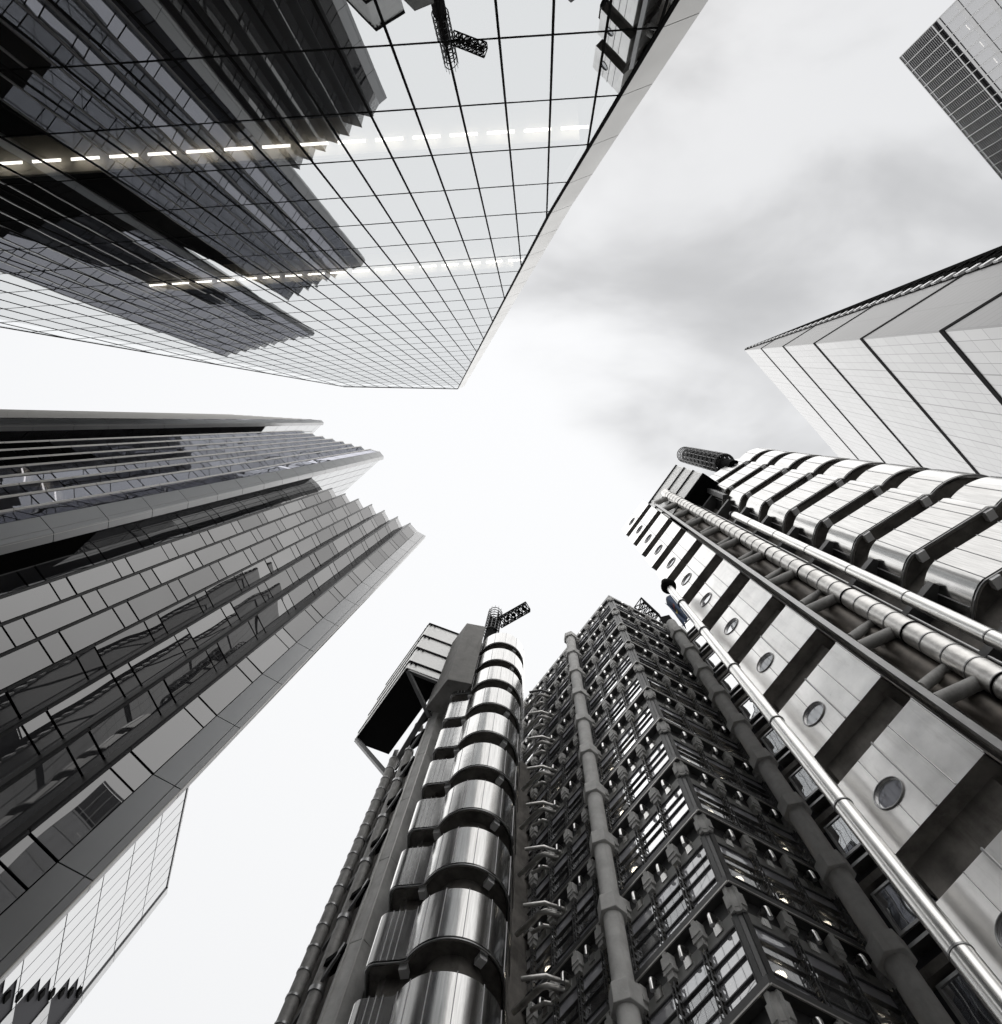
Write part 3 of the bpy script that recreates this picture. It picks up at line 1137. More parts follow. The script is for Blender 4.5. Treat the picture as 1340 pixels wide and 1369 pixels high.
# ------------------------------------------------------------------ pod tower with portholes (right)
pt = thing('service_tower', 'tower of stacked flat steel pods, each with one round porthole', 'tower', (9.5, 9, GZ))
PA, PB = Vector((9.32, 6.80, 0)), Vector((7.50, 9.42, 0))
dP = (PB - PA).normalized()
nP = Vector((-dP.y, dP.x, 0))
if nP.dot(PA) > 0:
    nP = -nP
inw = -nP
DEP = 3.0
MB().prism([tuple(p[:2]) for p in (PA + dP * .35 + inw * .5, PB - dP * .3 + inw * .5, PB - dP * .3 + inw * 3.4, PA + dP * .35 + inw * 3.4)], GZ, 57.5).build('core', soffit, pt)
lenP = (PB - PA).length
PH = 2.75
def ploc(x, y, z):
    v = PA + dP * x + inw * y
    return (v.x, v.y, z)
px, pz, pr = 2.05, 1.27, .38
for k in range(-3, 11):
    z = 13.55 + 4.205 * k
    if z < GZ:
        continue
    q = MB()
    # front wall with a round hole
    N = 32
    ringp = [(px + pr * math.cos(2 * math.pi * i / N), pz + pr * math.sin(2 * math.pi * i / N)) for i in range(N)]
    def onrect(i):
        a = 2 * math.pi * i / N
        dx, dz = math.cos(a), math.sin(a)
        x0, x1, z0, z1 = 1.22, lenP, 0, PH
        t = min([((x1 - px) / dx if dx > 1e-6 else 1e9), ((x0 - px) / dx if dx < -1e-6 else 1e9), ((z1 - pz) / dz if dz > 1e-6 else 1e9), ((z0 - pz) / dz if dz < -1e-6 else 1e9)])
        return (px + dx * t, pz + dz * t)
    rect = [onrect(i) for i in range(N)]
    corners = [(1.22, 0), (lenP, 0), (lenP, PH), (1.22, PH)]
    for i in range(N):
        j = (i + 1) % N
        r0, r1 = rect[i], rect[j]
        pts = [ringp[i], r0]
        if abs(r0[0] - r1[0]) > 1e-4 and abs(r0[1] - r1[1]) > 1e-4:
            pts.append(min(corners, key=lambda c: abs(c[0] - (r0[0] + r1[0]) / 2) + abs(c[1] - (r0[1] + r1[1]) / 2)))
        pts += [r1, ringp[j]]
        q.poly([ploc(x, 0, z + zz) for x, zz in pts])
        q.poly([ploc(*(ringp[i][0], 0), z + ringp[i][1]), ploc(ringp[j][0], 0, z + ringp[j][1]), ploc(ringp[j][0], .07, z + ringp[j][1]), ploc(ringp[i][0], .07, z + ringp[i][1])])
    q.poly([ploc(0, 0, z), ploc(1.22, 0, z), ploc(1.22, 0, z + PH), ploc(0, 0, z + PH)])
    for a, b in (((0, 0), (0, DEP)), ((0, DEP), (lenP, DEP)), ((lenP, DEP), (lenP, 0))):
        q.poly([ploc(*a, z), ploc(*b, z), ploc(*b, z + PH), ploc(*a, z + PH)])
    q.poly([ploc(0, 0, z + PH), ploc(lenP, 0, z + PH), ploc(lenP, DEP, z + PH), ploc(0, DEP, z + PH)])
    pod = q.build('pod', steel_flat, pt)
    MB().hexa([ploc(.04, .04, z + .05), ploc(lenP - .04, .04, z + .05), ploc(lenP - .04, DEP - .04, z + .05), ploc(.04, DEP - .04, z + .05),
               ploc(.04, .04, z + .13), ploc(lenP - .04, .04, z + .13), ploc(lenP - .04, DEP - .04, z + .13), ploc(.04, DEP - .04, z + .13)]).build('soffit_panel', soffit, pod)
    s_ = MB()
    for x in (.0, .88, 1.48):
        s_.beam(ploc(x + .01, -.012, z + .02), ploc(x + .01, -.012, z + PH + (.05 if x == 1.48 else 0)), .05 if x == 1.48 else .022, .03)
    s_.beam(ploc(2.05, -.006, z + .02), ploc(2.05, -.006, z + pz - pr), .02, .02)
    s_.beam(ploc(2.05, -.006, z + pz + pr), ploc(2.05, -.006, z + PH), .02, .02)
    s_.build('seam', rail_m, pod)
    t_ = MB()
    c_ = [ploc(px + (pr + .02) * math.cos(2 * math.pi * i / 32), -.02, z + pz + (pr + .02) * math.sin(2 * math.pi * i / 32)) for i in range(33)]
    t_.tube(c_, .02, 8, cap=False)
    ph = t_.build('porthole', rail_m, pod, smooth=True)
    g_ = MB()
    g_.poly([ploc(px + pr * math.cos(2 * math.pi * i / 32), .045, z + pz + pr * math.sin(2 * math.pi * i / 32)) for i in range(32)])
    g_.build('pane', port_g, ph)
    # concrete bearer under the pod
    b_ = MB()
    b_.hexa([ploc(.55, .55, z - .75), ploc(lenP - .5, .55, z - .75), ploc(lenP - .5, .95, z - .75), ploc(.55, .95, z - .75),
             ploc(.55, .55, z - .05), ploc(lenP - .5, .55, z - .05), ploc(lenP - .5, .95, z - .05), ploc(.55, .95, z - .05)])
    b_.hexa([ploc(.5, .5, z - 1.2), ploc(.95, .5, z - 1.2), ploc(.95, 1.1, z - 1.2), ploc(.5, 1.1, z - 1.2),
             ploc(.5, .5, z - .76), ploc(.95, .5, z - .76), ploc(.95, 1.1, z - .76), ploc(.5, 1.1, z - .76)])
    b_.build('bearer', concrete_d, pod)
# channel on the pod corner next to the riser pipes
MB().prism([pol(11.75, 35.0), pol(12.05, 34.2), pol(12.3, 34.4), pol(12.0, 35.3)], GZ, 55).build('corner_rail', rail_m, pt)

# dark service riser behind the pipes, joining pods and stair tower
rs = thing('service_riser', 'dark recessed shaft behind the clad pipes, between the pods and the banded stair tower', 'shaft', (14, 8, GZ))
MB().prism([pol(15.2, 35.5), pol(15.6, 27), pol(16.1, 19.5), (20, 9.4), (15, 13.5)], GZ, 56).build('shaft_wall', soffit, rs)
for k in range(-3, 11):
    z = 15.2 + ST * k
    MB().prism([pol(14.6, 34.5), pol(15.0, 22), pol(16, 22), pol(15.6, 34.5)], z, z + .35).build('floor_beam', dark_m, rs)
q = MB()
for th, rad in ((30.9, 14.6), (27.3, 14.8)):
    q.tube([pol(rad, th, GZ), pol(rad, th, 55)], .055, 8)
for k in range(0, 60):
    q.beam(pol(14.6, 30.9, 2 + k * .9), pol(14.75, 30.2, 2 + k * .9), .05)
q.build('conduit', rail_m, rs)

# pipes
def pipe(name, label, cat, path, r, m, n=24, ring=None, ringr=.02, group=None):
    p = thing(name, label, cat, path[0], group)
    MB().tube(path, r, n).build('pipe_run', m, p, smooth=True)
    if ring:
        z0, z1, st_, h = ring
        z = z0
        while z < z1:
            x, y = path[0][0], path[0][1]
            MB().tube([(x, y, z), (x, y, z + h)], r + ringr, n).build('joint_ring', rail_m, p, smooth=True)
            z += st_
    return p


RX = pol(13.5, 29.15)
rp = pipe('riser_pipe', 'thick ribbed silver riser pipe with short cross pipes, beside the porthole pods', 'pipe', [(*RX, GZ), (*RX, 60.5), (RX[0] + .05, RX[1] - .02, 61.8)], .37, pipe_m, 32, (9.3, 60, 1.05, .05), .018)
# clamp on each storey
for k in range(0, 12):
    z = 12.4 + ST * k
    MB().tube([(*RX, z), (*RX, z + .05)], .4, 24).build('clamp', black, rp, smooth=True)
for k in range(0, 11):
    z = 17.3 + ST * k
    a, b = pol(13.4, 30.2), pol(12.75, 34.6)
    MB().tube([(*a, z), (*b, z - .1)], .21, 14).build('cross_pipe', dull_m, rp, smooth=True)
    z2 = z + 1.35
    c_, d_, e_ = pol(13.5, 30.3), pol(13.25, 32.2), pol(12.9, 34.4)
    MB().tube([(*c_, z2), (*pol(13.38, 31.6), z2), (*pol(13.25, 32.2), z2 - .12), (*e_, z2 - .45)], .17, 14).build('cross_pipe', dull_m, rp, smooth=True)
BX = pol(13.75, 32.3)
pipe('duct_riser', 'dull brown duct running up between the pods and the ribbed silver pipe', 'duct', [(*BX, GZ), (*BX, 54)], .42, brown, 24)
SX = pol(14.0, 25.2)
pipe('riser_pipe', 'smooth slim silver pipe running up beside the flat side of the banded stair tower', 'pipe', [(*SX, GZ), (*SX, 43.2)], .235, pole_m, 28, (10.2, 43, 4.2, .05), .014)
MB().tube([(*SX, 43.1), (*SX, 43.9)], [.3, .1], 20).build('cap', dark_m, bpy.data.objects['riser_pipe.001'], smooth=True)

FX = pol(11.0, 51.0)
fp = thing('flagpole', 'tall silver flagpole with a black ball on top, in front of the porthole pods', 'flagpole', (*FX, GZ))
MB().tube([(*FX, GZ), (*FX, 10), (*FX, 34.0)], [.215, .21, .165], 28).build('pole', pole_m, fp, smooth=True)
for k in range(9):
    z = 1.7 + 4.2 * k
    MB().tube([(*FX, z), (*FX, z + .04)], .222, 28).build('joint_ring', rail_m, fp, smooth=True)
q = MB()
pp = [(*FX, 34.0 + .42 * (1 - math.cos(math.pi * k / 10)) / 1.0) for k in range(11)]
q.tube(pp, [max(.02, .4 * math.sin(math.pi * k / 10)) for k in range(11)], 20)
q.build('finial', black, fp, smooth=True)
# flag hanging limp along the pole
q = MB()
nu, nv = 10, 22
for i in range(nu + 1):
    for j in range(nv + 1):
        s, t = i / nu, j / nv
        wv = .16 * math.sin(s * 9 + t * 5) * s
        rr_ = .2 + s * .5 * (1 - .25 * t)
        a = R(51.0 + 105) + .25 * math.sin(s * 7 + 2 * t) * s
        q.v.append((FX[0] + rr_ * math.cos(a) + wv * .4, FX[1] + rr_ * math.sin(a) + wv * .5, 33.0 - t * 4.0 - s * s * 1.1))
for i in range(nu):
    for j in range(nv):
        a = i * (nv + 1) + j
        q.f.append((a, a + 1, a + nv + 2, a + nv + 1))
fl = q.build('flag', flag_m, None, smooth=True)
tag(fl, 'blue flag hanging limp below the black ball of the silver flagpole', 'flag')
fl.modifiers.new('thick', 'SOLIDIFY').thickness = .02
for nm, i0, i1, j0, j1, m in (('emblem', 3, 6, 8, 10, flag_r), ('emblem', 4, 7, 11, 13, flag_y)):
    e_ = MB()
    for i in range(i0, i1):
        for j in range(j0, j1):
            ids_ = (i * (nv + 1) + j, i * (nv + 1) + j + 1, (i + 1) * (nv + 1) + j + 1, (i + 1) * (nv + 1) + j)
            for dz in (-.03, .03):
                e_.poly([(q.v[k][0] + dz, q.v[k][1] + dz * 1.2, q.v[k][2]) for k in ids_])
    e_.build(nm, m, fl, smooth=True)

# ------------------------------------------------------------------ plant rooms on the tower tops
def plant_room(name, label, front, rightp, left, z0, z1, bands, group, under=True, flip=False):
    r = thing(name, label, 'plant room', (*front, z0), group)
    f, rg, lf = Vector((*front, 0)), Vector((*rightp, 0)), Vector((*left, 0))
    bk = rg + (lf - f)
    MB().prism([tuple(p[:2]) for p in (f, rg, bk, lf)], z0, z1).build('box', louvre_m, r)
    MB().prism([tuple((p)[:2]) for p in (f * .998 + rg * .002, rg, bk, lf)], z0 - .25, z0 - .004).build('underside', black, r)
    # vertical ribs on the street faces
    for a, b in ((f, rg), (f, lf)):
        d = (b - a).normalized()
        nn = Vector((d.y, -d.x, 0))
        if nn.dot(a) > 0:
            nn = -nn
        L_ = (b - a).length
        q = MB()
        x = .06
        while x < L_ - .05:
            p = a + d * x
            q.hexa([tuple(p + d * u_ + nn * v_ + Vector((0, 0, z))) for z in (z0 + .02, z1 - .02) for u_, v_ in ((0, -.01), (.06, -.01), (.05, .045), (.01, .045))])
            x += .125
        q.build('ribbing', louvre_m, r)
        q = MB()
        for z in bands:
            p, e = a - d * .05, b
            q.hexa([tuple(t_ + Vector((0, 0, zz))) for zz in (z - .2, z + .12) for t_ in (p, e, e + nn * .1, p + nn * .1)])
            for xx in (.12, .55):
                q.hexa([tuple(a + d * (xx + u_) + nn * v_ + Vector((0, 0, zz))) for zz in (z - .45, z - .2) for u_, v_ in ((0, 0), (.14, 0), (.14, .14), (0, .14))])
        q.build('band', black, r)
    return r


pr1 = plant_room('plant_room', 'ribbed metal plant room jutting out high beside the left stair tower', (-10.69, 20.36), (-7.75, 21.43), (-15.26, 26.87), 52.9, 65.1, (65.0, 61.3, 57.8, 54.3), 'ribbed plant rooms')
q = MB()
a, b = Vector((-10.69, 20.36, 52.6)), Vector((-7.2, 21.6, 49.5))
q.beam((-10.5, 20.5, 52.5), (-8.2, 22.9, 49.2), .3).beam((-10.4, 20.5, 52.45), (-7.8, 21.5, 52.45), .25)
q.beam((-15.0, 26.7, 52.6), (-11.0, 26.4, 46.5), .35).beam((-11.6, 27.6, 52.5), (-11.0, 26.4, 46.5), .35)
q.beam((-11.0, 26.4, 46.5), (-7.6, 21.4, 51.0), .4)
q.build('strut', dark_m, pr1)
pr2 = plant_room('plant_room', 'ribbed metal plant room behind the topmost porthole pods', (11.03, 8.04), (13.6, 4.24), (14.9, 10.6), 55.0, 65.8, (65.7, 62.1, 58.6, 55.1), 'ribbed plant rooms')
q = MB()
for x, y in ((12.0, 8.0), (13.8, 5.4), (15.5, 7.0), (14.0, 9.6)):
    q.prism([(x, y), (x + .35, y), (x + .35, y + .35), (x, y + .35)], 50, 54.7)
q.build('support', dark_m, pr2)

# lift motor room and its concrete pier
pier = thing('concrete_pier', 'square concrete pier with a dark box head, left of the round-nosed stair tower', 'pier', (-8, 22.5, GZ))
p1, p2, p3 = Vector((*pol(24.3, 109.6), 0)), Vector((*pol(23.8, 108.35), 0)), Vector((*pol(24.3, 106.6), 0))
ring = [tuple(p[:2]) for p in (p1, p2, p3)] + [tuple((p3 + Vector((-.6, 1.0, 0)))[:2]), tuple((p1 + Vector((-.4, .8, 0)))[:2])]
z = GZ
k = 0
while z < 52:
    z2 = min(z + 5.6, 52.5)
    MB().prism(ring, z, z2 - .03).build('shaft_block', concrete, pier, bevel=.04)
    z = z2
q = MB()
for p in (p1, p2):
    q.beam((p.x * .997, p.y * .997, GZ), (p.x * .997, p.y * .997, 52.4), .06)
q.build('edge_strip', trim_m, pier)
h1, h2 = Vector((*pol(20.45, 108.85), 0)), Vector((*pol(20.25, 103.6), 0))
hd = dirv(126)
MB().prism([tuple(p[:2]) for p in (h1, h2, h2 + hd * 3.2, h1 + hd * 3.0)], 48.1, 62.3).build('head', concrete_d, pier, bevel=.04)
MB().prism([tuple((p * 1.001)[:2]) for p in (h1, h2)] + [tuple((h2 + hd * .05)[:2]), tuple((h1 + hd * .05)[:2])], 55.0, 55.04).build('joint', black, pier)

# pipes and braces left of the pier
ga = thing('riser_pipe', 'ribbed grey pipe on the outer left edge beyond the concrete pier', 'pipe', (*pol(27.5, 112.7), GZ))
gx = pol(27.5, 112.65)
MB().tube([(*gx, GZ), (*gx, 47)], .32, 24).build('pipe_run', dull_m, ga, smooth=True)
z = 2.0
while z < 47:
    MB().tube([(*gx, z), (*gx, z + .12)], .36, 20).build('joint_ring', rail_m, ga, smooth=True)
    z += 1.4
gb = thing('duct_riser', 'grey duct stack with angled struts between the ribbed edge pipe and the concrete pier', 'duct', (*pol(26, 110.9), GZ))
gy = pol(26.0, 110.9)
MB().tube([(*gy, GZ), (*gy, 46)], .3, 20).build('pipe_run', dull_m, gb, smooth=True)
for k in range(12):
    z = 3 + ST * k
    a = Vector((*pol(27.2, 111.9), z + .3))
    b = Vector((*pol(24.6, 109.9), z + 2.6))
    MB().beam(a, b, .12, .3).build('strut', dark_m, gb)
    c_ = Vector((*pol(25.6, 111.2), z))
    d_ = Vector((*pol(24.5, 109.7), z))
    MB().prism([tuple(c_[:2]), tuple(d_[:2]), tuple((d_ * 1.05)[:2]), tuple((c_ * 1.05)[:2])], z + 2.2, z + 2.5).build('plate', black, gb)
    MB().tube([(*gy, z + 1.0), (*gy, z + 1.25)], .36, 18).build('collar', rail_m, gb, smooth=True)
sw = thing('rear_wall', 'dark side wall of the office complex behind the grey duct stack and pier', 'wall', (-6, 27, GZ))
MB().prism([pol(28.6, 113.0), pol(27.5, 111.5), pol(26.4, 109), (-6.3, 24.6), (-1.0, 24.6), (2, 27), (-4, 34), (-11.5, 28.8)], GZ, 46).build('wall', soffit, sw)

# ------------------------------------------------------------------ maintenance cranes
def lattice(mb, a, b, w, h, n, t=.07):
    a, b = Vector(a), Vector(b)
    d = (b - a).normalized()
    x = d.cross(Vector((0, 0, 1))).normalized() * w / 2
    y = Vector((0, 0, 1)) * h / 2
    cs = [(-1, -1), (1, -1), (1, 1), (-1, 1)]
    for i, j in cs:
        mb.beam(a + x * i + y * j, b + x * i + y * j, t * 1.5)
    for k in range(n):
        p, q_ = a + (b - a) * (k / n), a + (b - a) * ((k + 1) / n)
        for c in range(4):
            i, j = cs[c]
            i2, j2 = cs[(c + 1) % 4]
            mb.beam(p + x * i + y * j, q_ + x * i2 + y * j2, t)
            mb.beam(p + x * i + y * j, p + x * i2 + y * j2, t)
            if k % 2:
                mb.beam(p + x * i2 + y * j2, q_ + x * i + y * j, t)
    for c in range(4):
        i, j = cs[c]
        i2, j2 = cs[(c + 1) % 4]
        mb.beam(b + x * i + y * j, b + x * i2 + y * j2, t)


def cage(mb, c, r, z0, z1, st_):
    z = z0
    while z < z1:
        pts = [(c[0] + r * math.cos(2 * math.pi * i / 18), c[1] + r * math.sin(2 * math.pi * i / 18), z) for i in range(19)]
        mb.tube(pts, .05, 6, cap=False)
        z += st_
    for i in range(12):
        a = 2 * math.pi * i / 12
        mb.beam((c[0] + r * math.cos(a), c[1] + r * math.sin(a), z0), (c[0] + r * math.cos(a), c[1] + r * math.sin(a), z1), .05)


c1 = thing('crane', 'black lattice maintenance crane with its jib out, on the round-nosed stair tower', 'crane', (-4.6, 22, 58.5), 'maintenance cranes')
mc = pol(22.4, 101.9)
q = MB()
q.tube([(*mc, 58.5), (*mc, 67)], .62, 16)
q.build('mast', black, c1, smooth=True)
q = MB()
lattice(q, (*mc, 66.5), (*mc[:1], mc[1] + .01, 73.5), .9, .9, 1)
for k in range(4):
    q.beam((mc[0] - .45, mc[1] - .45, 66.5 + k * 1.7), (mc[0] + .45, mc[1] + .45, 68.2 + k * 1.7), .09)
    q.beam((mc[0] + .45, mc[1] - .45, 66.5 + k * 1.7), (mc[0] - .45, mc[1] + .45, 68.2 + k * 1.7), .09)
    for sx, sy in ((-1, -1), (1, -1), (1, 1), (-1, 1)):
        q.beam((mc[0] + .45 * sx, mc[1] + .45 * sy, 66.5), (mc[0] + .45 * sx, mc[1] + .45 * sy, 74), .1)
q.tube([(*mc, 67), (*mc, 71.5)], .33, 12)
q.build('mast_lattice', black, c1)
q = MB()
cage(q, mc, .78, 67, 75, .9)
q.build('cage', dark_m, c1)
q = MB()
lattice(q, pol(22.2, 100.2, 70.6), pol(20.0, 92.4, 70.6), .95, .9, 8, .075)
q.build('jib', black, c1)
q = MB()
for t in (.3, .5, .68, .86):
    p = Vector(pol(22.2, 100.2, 70.6)).lerp(Vector(pol(20.0, 92.4, 70.6)), t)
    q.tube([p + Vector((-.15, -.1, 0)), p + Vector((.15, .1, 0))], .2, 10)
q.build('pulley', black, c1, smooth=True)

c2 = thing('crane', 'black ringed crane mast poking up behind the flat-sided banded stair tower', 'crane', (*pol(17, 12.6), 57), 'maintenance cranes')
mc = pol(17.0, 12.65)
q = MB()
q.tube([(*mc, 57), (*mc, 72.5)], .5, 14)
for k in range(9):
    z = 60.5 + k * 1.55
    for a in range(3):
        q.beam((mc[0] + .75 * math.cos(a * 2.1), mc[1] + .75 * math.sin(a * 2.1), z), (mc[0] - .75 * math.cos(a * 2.1), mc[1] - .75 * math.sin(a * 2.1), z + 1.2), .1)
q.build('mast', black, c2, smooth=True)
for k in range(9):
    q = MB()
    z = 60.3 + k * 1.6
    pts = [(mc[0] + .82 * math.cos(2 * math.pi * i / 24), mc[1] + .82 * math.sin(2 * math.pi * i / 24), z) for i in range(25)]
    q.tube(pts, .11, 8, cap=False)
    q.build('mast_ring', dark_m, c2, smooth=True)
q = MB()
cage(q, mc, .86, 60, 76, .8)
q.build('cage', dark_m, c2)
q = MB()
for i in range(14):
    a = 2 * math.pi * i / 14
    q.beam((mc[0], mc[1], 75.6), (mc[0] + .86 * math.cos(a), mc[1] + .86 * math.sin(a), 75.9), .045)
q.build('cage_top', rail_m, c2)

c3 = thing('maintenance_cradle', 'black box cradle with an open lattice end, on the right concrete column head', 'cradle', (*pol(22, 57.5), 58))
q = MB()
q.prism([pol(21.6, 57.6), pol(21.9, 55.2), pol(25, 54.6), pol(25, 58)], 58.0, 61.5)
q.build('housing', black, c3)
q = MB()
lattice(q, pol(22.6, 58.6, 63.5), pol(21.2, 60.4, 66.5), 1.2, 1.6, 4, .08)
q.prism([pol(22.6, 58.1), pol(22.8, 59.5), pol(23.4, 59.4), pol(23.2, 58.0)], 58, 62)
q.build('lattice_arm', black, c3)

# ------------------------------------------------------------------ wedge tower (right)
wg = thing('wedge_tower', 'tall tapering wedge tower of pale panels with black floor joints and a dark latticed edge', 'skyscraper', (40, 0, GZ))
P0 = Vector((59.5, -20.22, 200))
VV = Vector((-3.488, 2.18, -25.228))
dA, dB = dirv(47.1), dirv(-32.9)
GA = 3.87
def edge_p(k):
    return P0 + VV * k
def far_p(k, ex=0):
    return P0 + VV * k + dB * (GA * k + ex)
WL = 70
kk = 8.0
gap = .018
def quad_uv(pts, uvs, name, m):
    q = MB()
    q.poly(pts)
    q.uv = uvs
    return q.build(name, m, wg, recalc=False)
edges = [0, 1, 2, 3, 4, 5, 6, 7, 8]
for k in range(8):
    a, b = k + (gap if k else 0), k + 1 - gap
    A0, A1 = edge_p(a), edge_p(b)
    hgt = 25.2
    quad_uv([A1, A1 + dA * WL, A0 + dA * WL, A0], [(0, -b * hgt + .8), (WL, -b * hgt + .8), (WL, -a * hgt + .8), (0, -a * hgt + .8)], 'facade_panel', cg_light)
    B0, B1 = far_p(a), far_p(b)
    quad_uv([A0, B0, B1, A1], [(0, -a * hgt), (GA * a, -a * hgt), (GA * b, -b * hgt), (0, -b * hgt)], 'gable_panel', cg_shaded)
for k in range(1, 8):
    hb = .024
    for pa, pb_, nm in ((edge_p(k - hb), edge_p(k + hb), 0), (edge_p(k - hb), edge_p(k + hb), 1)):
        q = MB()
        if nm == 0:
            e1, e2 = pa + dA * WL, pb_ + dA * WL
            off = Vector((-.733, .68, 0)) * .06
        else:
            e1, e2 = far_p(k - hb), far_p(k + hb)
            off = Vector((-.543, -.84, 0)) * .06
        q.hexa([tuple(x + o_) for o_ in (-off, off) for x in (pa, e1, e2, pb_)])
        q.build('floor_joint', black, wg)
# dark body just inside
e0, e8 = edge_p(0), edge_p(8)
inn_ = (dA + dB).normalized() * .5
body = MB()
body.hexa([tuple(p) for p in (e8 + inn_ * .7, e8 + inn_ + dB * (GA * 8 + 1.0), e8 + dA * WL + dB * (GA * 8 + 1.0), e8 + inn_ * .4 + dA * WL,
                              e0 + inn_ * .7 - Vector((0, 0, .3)), e0 + inn_ + dB * 1.6 - Vector((0, 0, .3)), e0 + dA * WL + dB * 1.6 - Vector((0, 0, .3)), e0 + dA * WL + inn_ * .4 - Vector((0, 0, .3)))])
body.build('core', black, wg)
q = MB()
q2 = MB()
NB = 72
for i in range(NB):
    k = 8 * i / NB
    k2 = 8 * (i + 1) / NB
    a, b = far_p(k, .1), far_p(k2, .1)
    wa_, wb_ = 1.75 * k + .5, 1.75 * k2 + .5
    q.beam(a + dB * wa_, b + dB * wb_, .5, .8)
    q.beam(a + dB * wa_ * .55, b + dB * wb_ * .55, .3, .5)
    q.beam(a, b, .22, .3)
    q.beam(a, a + dB * wa_, .3, .3)
    q.beam(a, b + dB * wb_, .22, .2)
    c_ = far_p(k + .04, .35) - dA * .25
    MB().hexa([tuple(c_ + dB * u_ + dA * v_ + Vector((0, 0, w_))) for w_ in (-.5, .5) for u_, v_ in ((0, -.15), (.5 + .3 * k, -.15), (.5 + .3 * k, .4), (0, .4))]).build('truss_block', white_p, wg)
q.build('edge_truss', black, wg)
q = MB()
t0, t8 = far_p(0, .15), far_p(8, .15)
ob_ = dA * .6
q.hexa([tuple(x) for x in (t8 + ob_, t8 + dB * 14.5 + ob_, t8 + dB * 14.5 + dA * 2, t8 + dA * 2, t0 + ob_, t0 + dB * .5 + ob_, t0 + dB * .5 + dA * 2, t0 + dA * 2)])
q.build('edge_backing', black, wg)

# ------------------------------------------------------------------ louvred tower (top right corner)
lt_ = thing('louvred_tower', 'grey tower crowned with fine louvres above a row of black openings', 'skyscraper', (57, -57, GZ))
HT = 118
RT = 118 / 1.461
K0 = Vector((*pol(RT, -45.08), 0))
dT = dirv(46.6)
nT = Vector((-dT.y, dT.x, 0))
if nT.dot(K0) > 0:
    nT = -nT
LT = 66
def tp(x, y, z):
    v = K0 + dT * x + nT * y
    return (v.x, v.y, z)
zq = lambda q_: q_ * RT
zl1, zd0, zd1, zg = zq(1.355), zq(1.337), zq(1.350), zq(1.330)
MB().hexa([tp(0, -.4, GZ), tp(LT, -.4, GZ), tp(LT, -40, GZ), tp(0, -40, GZ), tp(0, -.4, HT - .3), tp(LT, -.4, HT - .3), tp(LT, -40, HT - .3), tp(0, -40, HT - .3)]).build('core', room_d, lt_)
mod = 1.52
nm = int(LT / mod)
q, q2, q3, q4, q5 = MB(), MB(), MB(), MB(), MB()
z = zl1
while z < HT - .1:
    q.hexa([tp(0, -.3, z), tp(LT, -.3, z), tp(LT, .0, z - .12), tp(0, .0, z - .12), tp(0, -.3, z + .05), tp(LT, -.3, z + .05), tp(LT, .0, z - .07), tp(0, .0, z - .07)])
    z += .42
q.build('louvre', louvre_d, lt_)
q2.hexa([tp(0, -.3, zd1 + .02), tp(LT, -.3, zd1 + .02), tp(LT, .05, zd1 + .02), tp(0, .05, zd1 + .02), tp(0, -.3, zl1 - .1), tp(LT, -.3, zl1 - .1), tp(LT, .05, zl1 - .1), tp(0, .05, zl1 - .1)])
q2.hexa([tp(0, -.3, zg), tp(LT, -.3, zg), tp(LT, .05, zg), tp(0, .05, zg), tp(0, -.3, zd0), tp(LT, -.3, zd0), tp(LT, .05, zd0), tp(0, .05, zd0)])
q2.hexa([tp(0, -.3, HT - .15), tp(LT, -.3, HT - .15), tp(LT, .12, HT - .15), tp(0, .12, HT - .15), tp(0, -.3, HT), tp(LT, -.3, HT), tp(LT, .12, HT), tp(0, .12, HT)])
q2.build('band', clad, lt_)
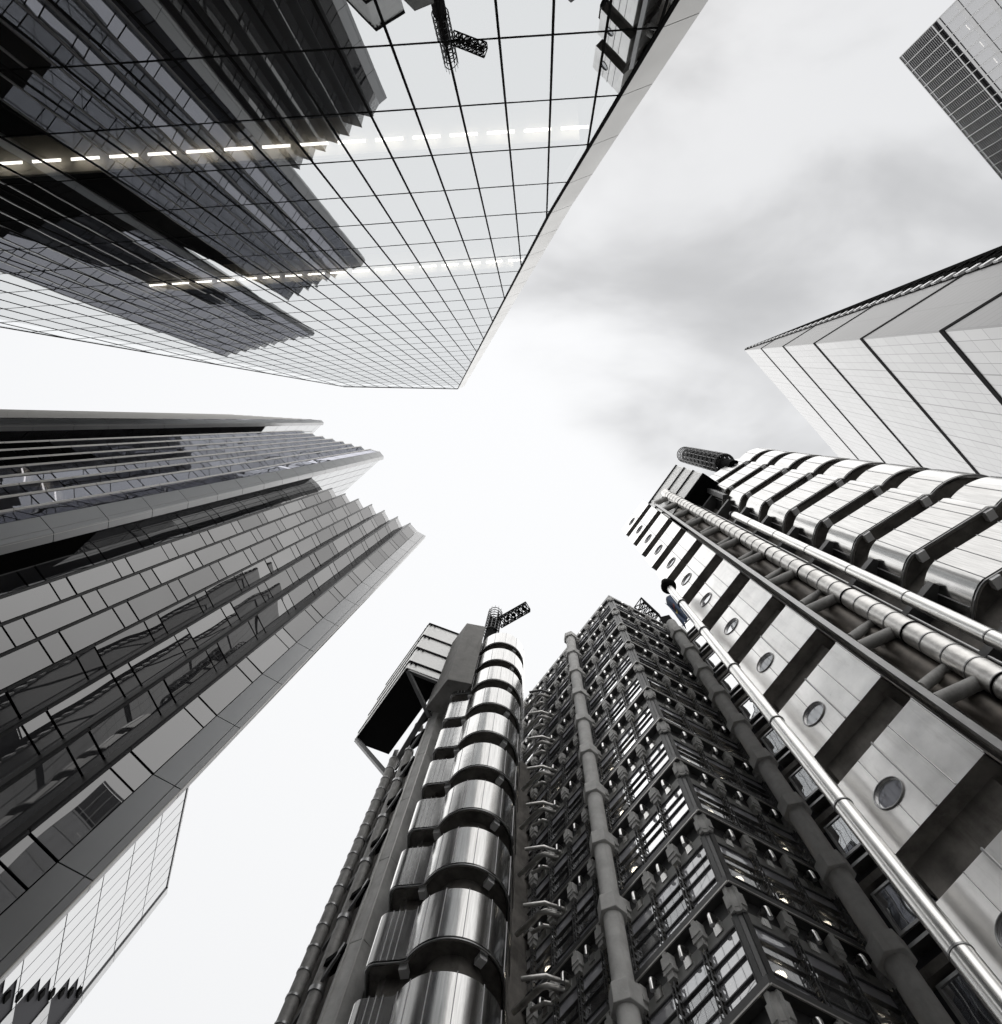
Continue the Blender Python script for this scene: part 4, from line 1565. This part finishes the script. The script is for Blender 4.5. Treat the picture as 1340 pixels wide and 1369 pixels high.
for i in range(nm):
    x = mod * i
    q3.hexa([tp(x - .05, 0, GZ), tp(x + .05, 0, GZ), tp(x + .05, .16, GZ), tp(x - .05, .16, GZ), tp(x - .05, 0, HT - .2), tp(x + .05, 0, HT - .2), tp(x + .05, .16, HT - .2), tp(x - .05, .16, HT - .2)])
    q5.hexa([tp(x + .05, -.3, zd0 + .02), tp(x + mod - .05, -.3, zd0 + .02), tp(x + mod - .05, -.25, zd0 + .02), tp(x + .05, -.25, zd0 + .02),
             tp(x + .05, -.3, zd1), tp(x + mod - .05, -.3, zd1), tp(x + mod - .05, -.25, zd1), tp(x + .05, -.25, zd1)])
q3.build('mullion', rail_m, lt_)
tg = glass('tower_glass', .2, (.9, .91, .92), .35, .8, .2, wob=.001)
nwin = 0
rest = MB()
for s in range(0, 6):
    zb = zg - 4.2 * (s + 1)
    for i in range(nm):
        x = mod * i
        tgt = MB() if nwin < 100 and s < 3 and i < 33 else rest
        tgt.hexa([tp(x + .06, -.1, zb + .9), tp(x + mod - .06, -.1, zb + .9), tp(x + mod - .06, -.04, zb + .9), tp(x + .06, -.04, zb + .9),
                  tp(x + .06, -.1, zb + 4.15), tp(x + mod - .06, -.1, zb + 4.15), tp(x + mod - .06, -.04, zb + 4.15), tp(x + .06, -.04, zb + 4.15)])
        if tgt is not rest:
            nwin += 1
            tgt.build('window', tg, lt_)
    q4.hexa([tp(0, -.2, zb), tp(LT, -.2, zb), tp(LT, .02, zb), tp(0, .02, zb), tp(0, -.2, zb + .85), tp(LT, -.2, zb + .85), tp(LT, .02, zb + .85), tp(0, .02, zb + .85)])
o = rest.build('window', tg, lt_)
o['kind'] = 'stuff'
q4.hexa([tp(0, -.2, GZ), tp(LT, -.2, GZ), tp(LT, .02, GZ), tp(0, .02, GZ), tp(0, -.2, zg - 25.3), tp(LT, -.2, zg - 25.3), tp(LT, .02, zg - 25.3), tp(0, .02, zg - 25.3)])
q4.build('spandrel', clad, lt_)
for i in range(2, 14, 2):
    x = mod * i + .3
    MB().hexa([tp(x + u_, -.45 + v_, zg - 2.2 + w_) for w_ in (0, .06) for u_, v_ in ((0, 0), (.9, 0), (.9, .12), (0, .12))]).build('strip_light', striplm, lt_)
